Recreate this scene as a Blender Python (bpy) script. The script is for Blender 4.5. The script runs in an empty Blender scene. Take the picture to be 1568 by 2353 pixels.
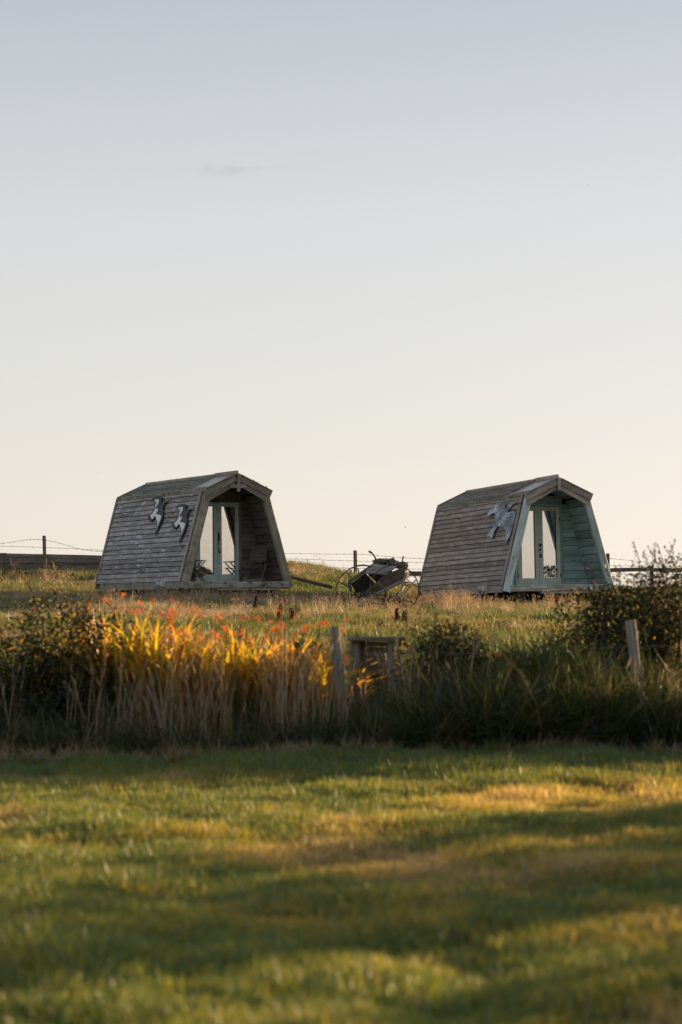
import bpy, bmesh, math, random
import numpy as np
from mathutils import Vector, Matrix
from mathutils.geometry import tessellate_polygon

SC = bpy.context.scene
COL = SC.collection
R = math.radians
random.seed(7)
RNG = np.random.default_rng(7)

# ------------------------------------------------------------------ camera
FD = 85 / 24 * 1568            # focal length in the photo's display pixels
EYE = 1.3
HORIZON = 1640
PITCH = math.atan((HORIZON - 1176.5) / FD)
cam_d = bpy.data.cameras.new('camera')
cam = bpy.data.objects.new('camera', cam_d)
COL.objects.link(cam)
SC.camera = cam
cam.location = (0, 0, EYE)
cam.rotation_euler = (R(90) + PITCH, 0, 0)
cam_d.sensor_fit = 'HORIZONTAL'
cam_d.sensor_width = 24
cam_d.lens = 85
cam_d.clip_end = 4000
cam_d.dof.use_dof = True
cam_d.dof.focus_distance = 55.0
cam_d.dof.aperture_fstop = 1.9

# ------------------------------------------------------------------ world and sun
SUN_AZ, SUN_EL = R(35), R(12.5)          # azimuth from +x towards +y
world = bpy.data.worlds.new('World')
SC.world = world
world.use_nodes = True
wn, wl = world.node_tree.nodes, world.node_tree.links
wn.clear()
w_out = wn.new('ShaderNodeOutputWorld')
w_bg = wn.new('ShaderNodeBackground')
w_sky = wn.new('ShaderNodeTexSky')
w_sky.sky_type = 'NISHITA'
w_sky.sun_disc = False
w_sky.sun_elevation = SUN_EL
w_sky.sun_rotation = R(90) - SUN_AZ
w_sky.altitude = 50
w_sky.air_density = 1.0
w_sky.dust_density = 1.3
w_sky.ozone_density = 1.0
w_bw = wn.new('ShaderNodeHueSaturation')
w_bw.inputs['Saturation'].default_value = 0.55
w_tint = wn.new('ShaderNodeMix'); w_tint.data_type = 'RGBA'; w_tint.blend_type = 'MULTIPLY'
w_tint.inputs[0].default_value = 1.0
w_tint.inputs[7].default_value = (1.0, 0.905, 0.90, 1)
wl.new(w_sky.outputs[0], w_bw.inputs['Color'])
wl.new(w_bw.outputs[0], w_tint.inputs[6])
# thin high haze over the clear sky, paler and creamier towards the horizon all the way round
w_tc = wn.new('ShaderNodeTexCoord')
w_sep = wn.new('ShaderNodeSeparateXYZ'); wl.new(w_tc.outputs['Generated'], w_sep.inputs[0])
w_r = wn.new('ShaderNodeValToRGB'); wl.new(w_sep.outputs['Z'], w_r.inputs[0])
_e = w_r.color_ramp.elements
_st = [(0.0, (.90, .79, .66)), (.07, (.90, .81, .70)), (.14, (.80, .785, .735)), (.20, (.73, .735, .735)), (.24, (.64, .665, .685)), (.30, (.49, .54, .585)), (1.0, (.42, .48, .56))]
_e[0].position = _st[0][0]; _e[0].color = (*_st[0][1], 1); _e[1].position = _st[-1][0]; _e[1].color = (*_st[-1][1], 1)
for p_, c_ in _st[1:-1]:
    k_ = _e.new(p_); k_.color = (*c_, 1)
w_sc = wn.new('ShaderNodeVectorMath'); w_sc.operation = 'SCALE'; w_sc.inputs['Scale'].default_value = 5.15
wl.new(w_r.outputs[0], w_sc.inputs[0])
w_mx = wn.new('ShaderNodeMix'); w_mx.data_type = 'RGBA'; w_mx.clamp_result = False; w_mx.inputs[0].default_value = .72
wl.new(w_tint.outputs[2], w_mx.inputs[6]); wl.new(w_sc.outputs[0], w_mx.inputs[7])
# a few faint wisps of cloud
def w_math(op, a, b=None, c=None):
    m = wn.new('ShaderNodeMath'); m.operation = op
    for i_, v in enumerate((a, b, c)):
        if v is None: continue
        if hasattr(v, 'is_output'): wl.new(v, m.inputs[i_])
        else: m.inputs[i_].default_value = v
    return m.outputs[0]
w_u = w_math('ARCTAN2', w_sep.outputs['X'], w_sep.outputs['Y'])
w_v = w_sep.outputs['Z']
w_cmb = wn.new('ShaderNodeCombineXYZ'); wl.new(w_math('MULTIPLY', w_u, 60.0), w_cmb.inputs[0]); wl.new(w_math('MULTIPLY', w_v, 170.0), w_cmb.inputs[1])
w_n = wn.new('ShaderNodeTexNoise'); w_n.inputs['Scale'].default_value = 1.0; w_n.inputs['Detail'].default_value = 6
wl.new(w_cmb.outputs[0], w_n.inputs['Vector'])
w_mask = None
for (u0, v0, su, sv) in ((-.0375, .2246, .022, .0035),):
    du = w_math('MULTIPLY', w_math('SUBTRACT', w_u, u0), 1 / su)
    dv = w_math('MULTIPLY', w_math('SUBTRACT', w_math('SUBTRACT', w_v, v0), w_math('MULTIPLY', w_math('SUBTRACT', w_u, u0), .12)), 1 / sv)
    g_ = w_math('EXPONENT', w_math('MULTIPLY', w_math('ADD', w_math('MULTIPLY', du, du), w_math('MULTIPLY', dv, dv)), -1.0))
    w_mask = g_ if w_mask is None else w_math('ADD', w_mask, g_)
w_c = w_math('MULTIPLY', w_mask, w_math('MULTIPLY', w_math('MAXIMUM', w_math('SUBTRACT', w_n.outputs[0], .48), 0.0), .9))
w_mul = wn.new('ShaderNodeVectorMath'); w_mul.operation = 'SCALE'
# soft broken cloud low in the half of the sky behind the camera (the panes mirror it)
w_n2 = wn.new('ShaderNodeTexNoise'); w_n2.inputs['Scale'].default_value = 5.0; w_n2.inputs['Detail'].default_value = 5; w_n2.inputs['Distortion'].default_value = .6
wl.new(w_tc.outputs['Generated'], w_n2.inputs['Vector'])
w_back = w_math('MINIMUM', w_math('MAXIMUM', w_math('MULTIPLY', w_sep.outputs['Y'], -2.5), 0.0), 1.0)
w_cb = w_math('MULTIPLY', w_back, w_math('MULTIPLY', w_math('MINIMUM', w_math('MAXIMUM', w_math('MULTIPLY', w_math('SUBTRACT', w_n2.outputs[0], .42), 4.0), 0.0), 1.0), .30))
w_c = w_math('ADD', w_c, w_cb)
wl.new(w_mx.outputs[2], w_mul.inputs[0]); wl.new(w_math('SUBTRACT', 1.0, w_c), w_mul.inputs['Scale'])
wl.new(w_mul.outputs[0], w_bg.inputs['Color'])
w_bg.inputs['Strength'].default_value = 0.085
wl.new(w_bg.outputs[0], w_out.inputs[0])

sun_d = bpy.data.lights.new('sun', 'SUN')
sun_d.energy = 4.9
sun_d.angle = R(0.6)
sun_d.color = (1.0, 0.66, 0.34)
sun = bpy.data.objects.new('sun', sun_d)
COL.objects.link(sun)
SUN_DIR = Vector((math.cos(SUN_AZ) * math.cos(SUN_EL), math.sin(SUN_AZ) * math.cos(SUN_EL), math.sin(SUN_EL)))
sun.rotation_euler = SUN_DIR.to_track_quat('Z', 'Y').to_euler()
sun.location = (30, 30, 30)

SC.view_settings.view_transform = 'Standard'
SC.view_settings.look = 'None'
SC.view_settings.gamma = 1
SC.view_settings.exposure = 1.17
SC.cycles.use_denoising = True
SC.cycles.max_bounces = 6
SC.cycles.transparent_max_bounces = 12

# ------------------------------------------------------------------ helpers
def ray(px, py):
    """direction (y component 1) through a point of the photograph"""
    a, b = (px - 784) / FD, (1176.5 - py) / FD
    c, s = math.cos(PITCH), math.sin(PITCH)
    y, z = c - b * s, s + b * c
    return Vector((a / y, 1.0, z / y))

def at(px, py, depth):
    return Vector((0, 0, EYE)) + ray(px, py) * depth

def tag(o, label=None, cat=None, group=None, kind=None):
    if label: o['label'] = label
    if cat: o['category'] = cat
    if group: o['group'] = group
    if kind: o['kind'] = kind
    return o

def empty(name, loc, label, cat, group=None, rot=None):
    o = bpy.data.objects.new(name, None)
    COL.objects.link(o)
    o.location = loc
    if rot is not None:
        o.rotation_euler = rot
    o.empty_display_size = 0.1
    return tag(o, label, cat, group)

def link_mesh(name, me, parent=None, mat=None):
    o = bpy.data.objects.new(name, me)
    COL.objects.link(o)
    if mat is not None and not me.materials:
        me.materials.append(mat)
    if parent is not None:
        o.parent = parent
    return o

def mesh_np(name, verts, faces, smooth=False, attrs=None):
    """faces: (n,3) or (n,4) array, attrs: dict of per-vertex floats"""
    me = bpy.data.meshes.new(name)
    verts = np.asarray(verts, dtype=np.float32)
    faces = np.asarray(faces, dtype=np.int32)
    n, k = faces.shape
    me.vertices.add(len(verts)); me.vertices.foreach_set('co', verts.ravel())
    me.loops.add(n * k); me.loops.foreach_set('vertex_index', faces.ravel())
    me.polygons.add(n)
    me.polygons.foreach_set('loop_start', np.arange(0, n * k, k, dtype=np.int32))
    me.polygons.foreach_set('loop_total', np.full(n, k, dtype=np.int32))
    if smooth:
        me.polygons.foreach_set('use_smooth', np.ones(n, dtype=bool))
    for a, v in (attrs or {}).items():
        at_ = me.attributes.new(a, 'FLOAT', 'POINT')
        at_.data.foreach_set('value', np.asarray(v, dtype=np.float32))
    me.update()
    me.validate()
    return me

class MB:
    """collects solids for ONE mesh"""
    def __init__(self): self.v = []; self.f = []
    def add(self, verts, faces):
        b = len(self.v)
        self.v += [tuple(p) for p in verts]
        self.f += [tuple(i + b for i in q) for q in faces]
    def box(self, c, s, M=None):
        c = Vector(c); hx, hy, hz = [k / 2 for k in s]
        p = [Vector((x, y, z)) for z in (-hz, hz) for y in (-hy, hy) for x in (-hx, hx)]
        if M is not None: p = [M @ q for q in p]
        self.add([c + q for q in p], [(0, 2, 3, 1), (4, 5, 7, 6), (0, 1, 5, 4), (2, 6, 7, 3), (0, 4, 6, 2), (1, 3, 7, 5)])
    def tube(self, pts, r, n=6, close=False):
        pts = [Vector(p) for p in pts]
        rr = r if isinstance(r, (list, tuple)) else [r] * len(pts)
        rings = []
        for i, p in enumerate(pts):
            if close: d = pts[(i + 1) % len(pts)] - pts[i - 1]
            else: d = pts[min(i + 1, len(pts) - 1)] - pts[max(i - 1, 0)]
            d.normalize()
            u = d.cross(Vector((0, 0, 1)))
            if u.length < 0.1: u = d.cross(Vector((0, 1, 0)))
            u.normalize(); w = d.cross(u)
            rings.append([p + (u * math.cos(2 * math.pi * k / n) + w * math.sin(2 * math.pi * k / n)) * rr[i] for k in range(n)])
        verts = [q for g in rings for q in g]
        faces = []
        m = len(pts)
        for i in range(m if close else m - 1):
            j = (i + 1) % m
            for k in range(n):
                faces.append((i * n + k, i * n + (k + 1) % n, j * n + (k + 1) % n, j * n + k))
        if not close:
            faces.append(tuple(range(n))[::-1]); faces.append(tuple((m - 1) * n + k for k in range(n)))
        self.add(verts, faces)
    def prism(self, poly, off):
        """poly: list of 3D points of a flat outline, off: extrusion vector"""
        poly = [Vector(p) for p in poly]; n = len(poly); off = Vector(off)
        tri = tessellate_polygon([poly])
        v = poly + [p + off for p in poly]
        f = [tuple(t) for t in tri] + [tuple(i + n for i in t[::-1]) for t in tri]
        f += [(i, (i + 1) % n, (i + 1) % n + n, i + n) for i in range(n)]
        self.add(v, f)
    def build(self, name, mat, parent=None, smooth=False):
        me = bpy.data.meshes.new(name)
        me.from_pydata(self.v, [], self.f)
        bm = bmesh.new(); bm.from_mesh(me)
        bmesh.ops.recalc_face_normals(bm, faces=bm.faces)
        bm.to_mesh(me); bm.free()
        if smooth:
            for p in me.polygons: p.use_smooth = True
        me.update()
        return link_mesh(name, me, parent, mat)

_plank_cache = {}
def plank_mesh(L, w, t, mat, var=0, rough=1.0):
    key = (round(L, 2), round(w, 3), round(t, 3), mat.name, var, rough)
    if key in _plank_cache: return _plank_cache[key]
    rnd = random.Random(hash((round(L, 2), round(w, 3), var)) & 0xffff)
    c = min(w, t) * 0.18
    hw, ht = w / 2, t / 2
    sec = [(-ht, -hw + c), (-ht, hw - c), (-ht + c, hw), (ht - c, hw), (ht, hw - c), (ht, -hw + c), (ht - c, -hw), (-ht + c, -hw)]
    n = max(2, min(8, int(L / 0.35)))
    verts, faces = [], []
    for i in range(n + 1):
        x = L * i / n
        oy, oz = rnd.uniform(-1, 1) * t * 0.06 * rough, rnd.uniform(-1, 1) * w * 0.02 * rough
        for (a, b) in sec:
            verts.append((x, a + oy, b + oz + rnd.uniform(-1, 1) * w * 0.012 * rough))
    for i in range(n):
        for k in range(8):
            faces.append((i * 8 + k, i * 8 + (k + 1) % 8, (i + 1) * 8 + (k + 1) % 8, (i + 1) * 8 + k))
    faces.append(tuple(range(7, -1, -1))); faces.append(tuple(n * 8 + k for k in range(8)))
    me = bpy.data.meshes.new('plank')
    me.from_pydata(verts, [], faces)
    bm = bmesh.new(); bm.from_mesh(me); bmesh.ops.recalc_face_normals(bm, faces=bm.faces); bm.to_mesh(me); bm.free()
    me.materials.append(mat)
    _plank_cache[key] = me
    return me

def plank(name, p0, p1, wdir, w, t, mat, parent=None, var=0, off=0.0, rough=1.0):
    """a board from p0 to p1, its width along wdir, its thickness centred (shifted by off along the normal)"""
    p0, p1 = Vector(p0), Vector(p1)
    X = (p1 - p0); L = X.length; X.normalize()
    Z = Vector(wdir); Z = (Z - X * Z.dot(X)).normalized()
    Y = Z.cross(X)
    me = plank_mesh(L, w, t, mat, var, rough)
    o = link_mesh(name, me, parent)
    p = p0 + Y * off
    M = Matrix(((X.x, Y.x, Z.x, p.x), (X.y, Y.y, Z.y, p.y), (X.z, Y.z, Z.z, p.z), (0, 0, 0, 1)))
    o.matrix_local = M
    return o

# ------------------------------------------------------------------ noise and terrain
def vnoise(x, y, seed=0):
    x = np.asarray(x, dtype=np.float64); y = np.asarray(y, dtype=np.float64)
    xi, yi = np.floor(x), np.floor(y)
    fx, fy = x - xi, y - yi
    fx, fy = fx * fx * (3 - 2 * fx), fy * fy * (3 - 2 * fy)
    def h(a, b):
        s = np.sin(a * 127.1 + b * 311.7 + seed * 74.7) * 43758.5453
        return s - np.floor(s)
    a, b, c, d = h(xi, yi), h(xi + 1, yi), h(xi, yi + 1), h(xi + 1, yi + 1)
    return (a * (1 - fx) + b * fx) * (1 - fy) + (c * (1 - fx) + d * fx) * fy - 0.5

ROWS = [  # depth, [(photo x, photo y of the ground there)]
    (10.1, [(0, 2353), (1568, 2353)]),
    (14.0, [(0, 2075), (1568, 2060)]),
    (18.5, [(0, 1900), (784, 1880), (1568, 1865)]),
    (24.0, [(0, 1748), (784, 1744), (1568, 1736)]),
    (27.5, [(0, 1640), (1568, 1632)]),
    (33.0, [(0, 1515), (784, 1520), (1568, 1515)]),
    (42.0, [(0, 1432), (784, 1442), (1568, 1440)]),
    (50.0, [(0, 1400), (784, 1412), (1568, 1415)]),
    (54.5, [(0, 1382), (420, 1396), (680, 1394), (784, 1400), (1000, 1403), (1400, 1400), (1568, 1394)]),
    (60.5, [(0, 1355), (230, 1364), (640, 1346), (760, 1356), (960, 1378), (1450, 1372), (1568, 1370)]),
    (63.0, [(0, 1349), (230, 1350), (470, 1340), (660, 1308), (700, 1316), (790, 1338), (960, 1362), (1568, 1360)]),
    (64.6, [(0, 1347), (230, 1348), (330, 1338), (470, 1322), (660, 1300), (700, 1306), (790, 1332), (960, 1356), (1568, 1358)]),
    (65.4, [(0, 1322), (230, 1324), (470, 1308), (660, 1296), (700, 1300), (790, 1328), (960, 1353), (1568, 1357)]),
    (66.0, [(0, 1311), (230, 1315), (470, 1306), (640, 1294), (700, 1298), (740, 1314), (840, 1330), (960, 1352), (1450, 1357), (1568, 1357)]),
    (68.5, [(0, 1311), (230, 1316), (470, 1310), (690, 1304), (740, 1320), (840, 1334), (960, 1354), (1568, 1360)]),
]
_rows = []
for d, l in ROWS:
    xs, zs = [], []
    for px, py in l:
        p = at(px, py, d); xs.append(p.x); zs.append(p.z)
    _rows.append((d, np.array(xs), np.array(zs)))
_yk = np.array([-60.0, 6.0] + [r[0] for r in _rows] + [80.0, 110.0, 160.0, 400.0, 1500.0])
def _base(x, y):
    x = np.asarray(x, float); y = np.asarray(y, float)
    zr = np.stack([np.interp(x, r[1], r[2]) for r in _rows])
    last = zr[-1]
    Z = np.concatenate([np.full((1,) + x.shape, -0.4), np.full((1,) + x.shape, -0.12) , zr,
                        [last - 1.6], [last - 6.0], [np.full(x.shape, -6.0)], [np.full(x.shape, -14.0)], [np.full(x.shape, -20.0)]])
    k = np.clip(np.searchsorted(_yk, y) - 1, 0, len(_yk) - 2)
    t = np.clip((y - _yk[k]) / (_yk[k + 1] - _yk[k]), 0, 1)
    idx = np.arange(x.size)
    Zf = Z.reshape(len(_yk), -1); kf = k.ravel(); tf = t.ravel()
    return (Zf[kf, idx] * (1 - tf) + Zf[kf + 1, idx] * tf).reshape(x.shape)
def ground(x, y):
    x = np.atleast_1d(np.asarray(x, float)); y = np.atleast_1d(np.asarray(y, float))
    z = 0
    for dy, w in ((-.7, .2), (-.35, .2), (0, .2), (.35, .2), (.7, .2)):
        for dx in (-.3, .3):
            z = z + _base(x + dx, y + dy) * w * .5
    near = np.clip((70 - y) / 5, 0, 1)
    lawn_k = np.clip((24 - y) / 2, 0, 1)
    z = z + near * (vnoise(x * .5, y * .6, 1) * .10 + vnoise(x * 1.3, y * 1.5, 2) * .055 + vnoise(x * 2.6, y * 2.4, 3) * (.03 + .045 * lawn_k) + (1 - lawn_k) * (vnoise(x * .75, y * .42, 5) * .17 + vnoise(x * 1.7, y * 1.1, 6) * .05) * np.clip((y - 27) / 3, 0, 1) * np.clip(1.3 - np.abs(y - 56) / 3 * 0 , 0, 1) * np.where((y > 53.5) & (y < 61.5), .25, 1.0))
    return z
def gz(x, y): return float(ground(x, y)[0])

# ------------------------------------------------------------------ materials
def new_mat(name):
    m = bpy.data.materials.new(name); m.use_nodes = True
    nt = m.node_tree; nt.nodes.clear()
    return m, nt.nodes, nt.links
def nd(nodes, t, **kw):
    n = nodes.new(t)
    for k, v in kw.items(): setattr(n, k, v)
    return n
def ramp(nodes, stops):
    r = nodes.new('ShaderNodeValToRGB')
    e = r.color_ramp.elements
    while len(e) > 1: e.remove(e[-1])
    e[0].position = stops[0][0]; e[0].color = (*stops[0][1], 1)
    for p, c in stops[1:]:
        k = e.new(p); k.color = (*c, 1)
    return r
def mix(nodes, links, fac, a, b, mode='MIX'):
    m = nodes.new('ShaderNodeMix'); m.data_type = 'RGBA'; m.blend_type = mode
    for sock, v in ((m.inputs[0], fac), (m.inputs[6], a), (m.inputs[7], b)):
        if hasattr(v, 'is_output'): links.new(v, sock)
        elif isinstance(v, tuple): sock.default_value = (*v, 1)
        else: sock.default_value = v
    return m.outputs[2]

def wood(name, dark, mid, light, patch=None, patch_amt=0.5, grain=38, moss=None, moss_amt=0.0, rough=0.85, spec=0.15):
    m, N, L = new_mat(name)
    tc = nd(N, 'ShaderNodeTexCoord'); oi = nd(N, 'ShaderNodeObjectInfo')
    mul = nd(N, 'ShaderNodeMath', operation='MULTIPLY'); mul.inputs[1].default_value = 37.0
    L.new(oi.outputs['Random'], mul.inputs[0])
    add = nd(N, 'ShaderNodeVectorMath', operation='ADD')
    L.new(tc.outputs['Object'], add.inputs[0]); L.new(mul.outputs[0], add.inputs[1])
    mp = nd(N, 'ShaderNodeMapping'); mp.inputs['Scale'].default_value = (1.1, grain, grain)
    L.new(add.outputs[0], mp.inputs[0])
    n1 = nd(N, 'ShaderNodeTexNoise'); n1.inputs['Scale'].default_value = 1.6; n1.inputs['Detail'].default_value = 5; n1.inputs['Distortion'].default_value = 0.5
    L.new(mp.outputs[0], n1.inputs['Vector'])
    mp2 = nd(N, 'ShaderNodeMapping'); mp2.inputs['Scale'].default_value = (1.6, 7, 7)
    L.new(add.outputs[0], mp2.inputs[0])
    n2 = nd(N, 'ShaderNodeTexNoise'); n2.inputs['Scale'].default_value = 1.3; n2.inputs['Detail'].default_value = 4
    L.new(mp2.outputs[0], n2.inputs['Vector'])
    r1 = ramp(N, [(.3, dark), (.5, mid), (.72, light)])
    L.new(n1.outputs[0], r1.inputs[0])
    col = r1.outputs[0]
    # broad lighter / darker weathering along the board
    r2 = ramp(N, [(.3, (.78, .77, .76)), (.5, (1, 1, 1)), (.7, (1.18, 1.19, 1.22))])
    L.new(n2.outputs[0], r2.inputs[0])
    col = mix(N, L, 1.0, col, r2.outputs[0], 'MULTIPLY')
    # each board its own tone
    ri = ramp(N, [(0, (.74, .73, .72)), (.5, (1, .985, .97)), (1, (1.2, 1.2, 1.21))])
    L.new(oi.outputs['Random'], ri.inputs[0])
    col = mix(N, L, 1.0, col, ri.outputs[0], 'MULTIPLY')
    # knots
    vo = nd(N, 'ShaderNodeTexVoronoi'); vo.inputs['Scale'].default_value = 1.0
    mp3 = nd(N, 'ShaderNodeMapping'); mp3.inputs['Scale'].default_value = (2.6, 9, 9)
    L.new(add.outputs[0], mp3.inputs[0]); L.new(mp3.outputs[0], vo.inputs['Vector'])
    rk = ramp(N, [(.10, (.35, .3, .27)), (.17, (1, 1, 1))]); L.new(vo.outputs['Distance'], rk.inputs[0])
    col = mix(N, L, .8, col, rk.outputs[0], 'MULTIPLY')
    if patch:
        n3 = nd(N, 'ShaderNodeTexNoise'); n3.inputs['Scale'].default_value = 4.5; n3.inputs['Detail'].default_value = 6; n3.inputs['Roughness'].default_value = .7
        mp4 = nd(N, 'ShaderNodeMapping'); mp4.inputs['Scale'].default_value = (.6, 2.5, 2.5)
        L.new(add.outputs[0], mp4.inputs[0]); L.new(mp4.outputs[0], n3.inputs['Vector'])
        w = patch_amt
        r3 = ramp(N, [(.72 - w * .5, (0, 0, 0)), (.76 - w * .5, (1, 1, 1))]); L.new(n3.outputs[0], r3.inputs[0])
        pc = mix(N, L, 1.0, patch, r2.outputs[0], 'MULTIPLY')
        col = mix(N, L, r3.outputs[0], col, pc)
    if moss:
        n4 = nd(N, 'ShaderNodeTexNoise'); n4.inputs['Scale'].default_value = 6; n4.inputs['Detail'].default_value = 6
        L.new(add.outputs[0], n4.inputs['Vector'])
        r4 = ramp(N, [(.62 - moss_amt * .3, (0, 0, 0)), (.75 - moss_amt * .2, (1, 1, 1))]); L.new(n4.outputs[0], r4.inputs[0])
        col = mix(N, L, r4.outputs[0], col, moss)
    b = nd(N, 'ShaderNodeBsdfPrincipled')
    L.new(col, b.inputs['Base Color'])
    b.inputs['Roughness'].default_value = rough
    b.inputs['Specular IOR Level'].default_value = spec
    bp = nd(N, 'ShaderNodeBump'); bp.inputs['Strength'].default_value = .5; bp.inputs['Distance'].default_value = .006
    L.new(n1.outputs[0], bp.inputs['Height']); L.new(bp.outputs[0], b.inputs['Normal'])
    o = nd(N, 'ShaderNodeOutputMaterial'); L.new(b.outputs[0], o.inputs[0])
    return m

def plain(name, col, rough=.6, metal=0.0, var=.25, scale=8, spec=.4):
    m, N, L = new_mat(name)
    tc = nd(N, 'ShaderNodeTexCoord')
    n = nd(N, 'ShaderNodeTexNoise'); n.inputs['Scale'].default_value = scale; n.inputs['Detail'].default_value = 5
    L.new(tc.outputs['Object'], n.inputs['Vector'])
    r = ramp(N, [(.3, tuple(c * (1 - var) for c in col)), (.7, tuple(c * (1 + var) for c in col))]); L.new(n.outputs[0], r.inputs[0])
    b = nd(N, 'ShaderNodeBsdfPrincipled'); L.new(r.outputs[0], b.inputs['Base Color'])
    b.inputs['Roughness'].default_value = rough; b.inputs['Metallic'].default_value = metal; b.inputs['Specular IOR Level'].default_value = spec
    o = nd(N, 'ShaderNodeOutputMaterial'); L.new(b.outputs[0], o.inputs[0])
    return m

def leafy(name, cols, trans_cols=None, trans=.5, attr='tint', rough=.6, gloss=.06):
    """thin leaves: diffuse + translucent, colour picked by the clump's tint and each blade's own random value"""
    m, N, L = new_mat(name)
    a1 = nd(N, 'ShaderNodeAttribute', attribute_name=attr, attribute_type='INSTANCER')
    a2 = nd(N, 'ShaderNodeAttribute', attribute_name='rnd', attribute_type='GEOMETRY')
    s = nd(N, 'ShaderNodeMath', operation='MULTIPLY_ADD'); s.inputs[1].default_value = .5
    L.new(a2.outputs['Fac'], s.inputs[0]); L.new(a1.outputs['Fac'], s.inputs[2])
    r = ramp(N, cols); L.new(s.outputs[0], r.inputs[0])
    rt = ramp(N, trans_cols or cols); L.new(s.outputs[0], rt.inputs[0])
    d = nd(N, 'ShaderNodeBsdfDiffuse'); L.new(r.outputs[0], d.inputs['Color'])
    t = nd(N, 'ShaderNodeBsdfTranslucent'); L.new(rt.outputs[0], t.inputs['Color'])
    g = nd(N, 'ShaderNodeBsdfGlossy'); g.inputs['Roughness'].default_value = .45; g.inputs['Color'].default_value = (.9, .9, .9, 1)
    mx = nd(N, 'ShaderNodeMixShader'); mx.inputs[0].default_value = trans
    L.new(d.outputs[0], mx.inputs[1]); L.new(t.outputs[0], mx.inputs[2])
    m2 = nd(N, 'ShaderNodeMixShader'); m2.inputs[0].default_value = gloss
    L.new(mx.outputs[0], m2.inputs[1]); L.new(g.outputs[0], m2.inputs[2])
    o = nd(N, 'ShaderNodeOutputMaterial'); L.new(m2.outputs[0], o.inputs[0])
    return m

M_SIDE = wood('weathered_siding', (.18, .172, .170), (.32, .308, .312), (.44, .43, .445), patch=(.50, .53, .58), patch_amt=.30)
M_SIDE2 = wood('weathered_siding_brown', (.185, .165, .152), (.30, .272, .258), (.41, .378, .36), patch=(.44, .43, .44), patch_amt=.24)
M_ROOF = wood('mossy_roof_boards', (.13, .127, .112), (.23, .225, .20), (.33, .32, .295), moss=(.10, .105, .06), moss_amt=.4)
M_TRIM = wood('lichen_trim', (.16, .148, .122), (.28, .262, .222), (.40, .38, .33), patch=(.42, .42, .38), patch_amt=.2, moss=(.20, .205, .13), moss_amt=.4)
M_TRIM2 = wood('bare_grey_trim', (.23, .195, .178), (.36, .315, .29), (.47, .425, .395))
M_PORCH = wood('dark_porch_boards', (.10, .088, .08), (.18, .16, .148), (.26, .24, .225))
M_TEAL = wood('worn_teal_boards', (.24, .37, .395), (.32, .46, .485), (.38, .52, .54), patch=(.36, .36, .33), patch_amt=.10, grain=14)
M_TEALFRAME = wood('flaking_teal_frame', (.36, .48, .505), (.46, .575, .60), (.56, .66, .685), patch=(.42, .40, .35), patch_amt=.22, grain=16)
M_TEALBEAM = wood('flaked_beam', (.19, .185, .165), (.33, .32, .29), (.45, .44, .41), patch=(.42, .54, .54), patch_amt=.36, grain=20)
M_BEAM = wood('grey_beam', (.17, .16, .14), (.29, .275, .24), (.40, .385, .35), patch=(.34, .34, .31), patch_amt=.12, moss=(.09, .10, .055), moss_amt=.3)
M_DOOR1 = plain('teal_door_paint', (.44, .57, .55), .5, var=.12)
M_DOOR2 = plain('sage_door_paint', (.55, .61, .54), .5, var=.10)
M_DARK = plain('near_black', (.03, .027, .024), .9)  # near black; puts shade into the wall gaps and the cart's inside
M_IRON = plain('rusty_iron', (.13, .065, .045), .75, .3, var=.5, scale=14)
M_BLACK = plain('black_iron', (.012, .012, .013), .4, .5)
M_CART = wood('rotten_cart_wood', (.04, .034, .029), (.10, .088, .076), (.19, .172, .152), moss=(.15, .14, .085), moss_amt=.25)
M_CARTL = wood('pale_cart_wood', (.12, .11, .10), (.24, .23, .22), (.36, .35, .345))
M_FENCE = wood('fence_wood', (.08, .07, .058), (.17, .15, .125), (.27, .24, .20), moss=(.12, .12, .07), moss_amt=.2)
M_STAKE = wood('silvered_stake', (.15, .14, .125), (.25, .235, .21), (.35, .33, .30))
M_CHAIR = wood('chair_teak', (.10, .085, .07), (.19, .165, .14), (.28, .25, .215))
M_WIRE = plain('old_wire', (.16, .13, .11), .6, .6)
M_BLUE = plain('blue_plastic', (.01, .16, .42), .35)
M_WHITE = plain('white_plastic', (.62, .64, .66), .4, var=.06)
M_TWINE = plain('teal_twine', (.03, .22, .29), .8)
M_STRAWTWINE = plain('straw_twine', (.35, .32, .26), .9)
M_BIRDK = plain('black_bird_paint', (.030, .042, .055), .6, var=.35, scale=9)
M_BIRDW = plain('white_bird_paint', (.80, .82, .84), .6, var=.3, scale=14)
M_BEAK = plain('orange_beak', (.38, .24, .20), .6)
M_CURTAIN = plain('white_curtain', (.75, .77, .72), .9, var=.05)
M_MOSS = plain('roof_moss', (.26, .21, .06), .95, var=.5, scale=30)
M_LOG = plain('sawn_log', (.20, .13, .075), .9, var=.35, scale=18)
M_BIRD = plain('dark_feathers', (.02, .018, .016), .8)
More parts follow.
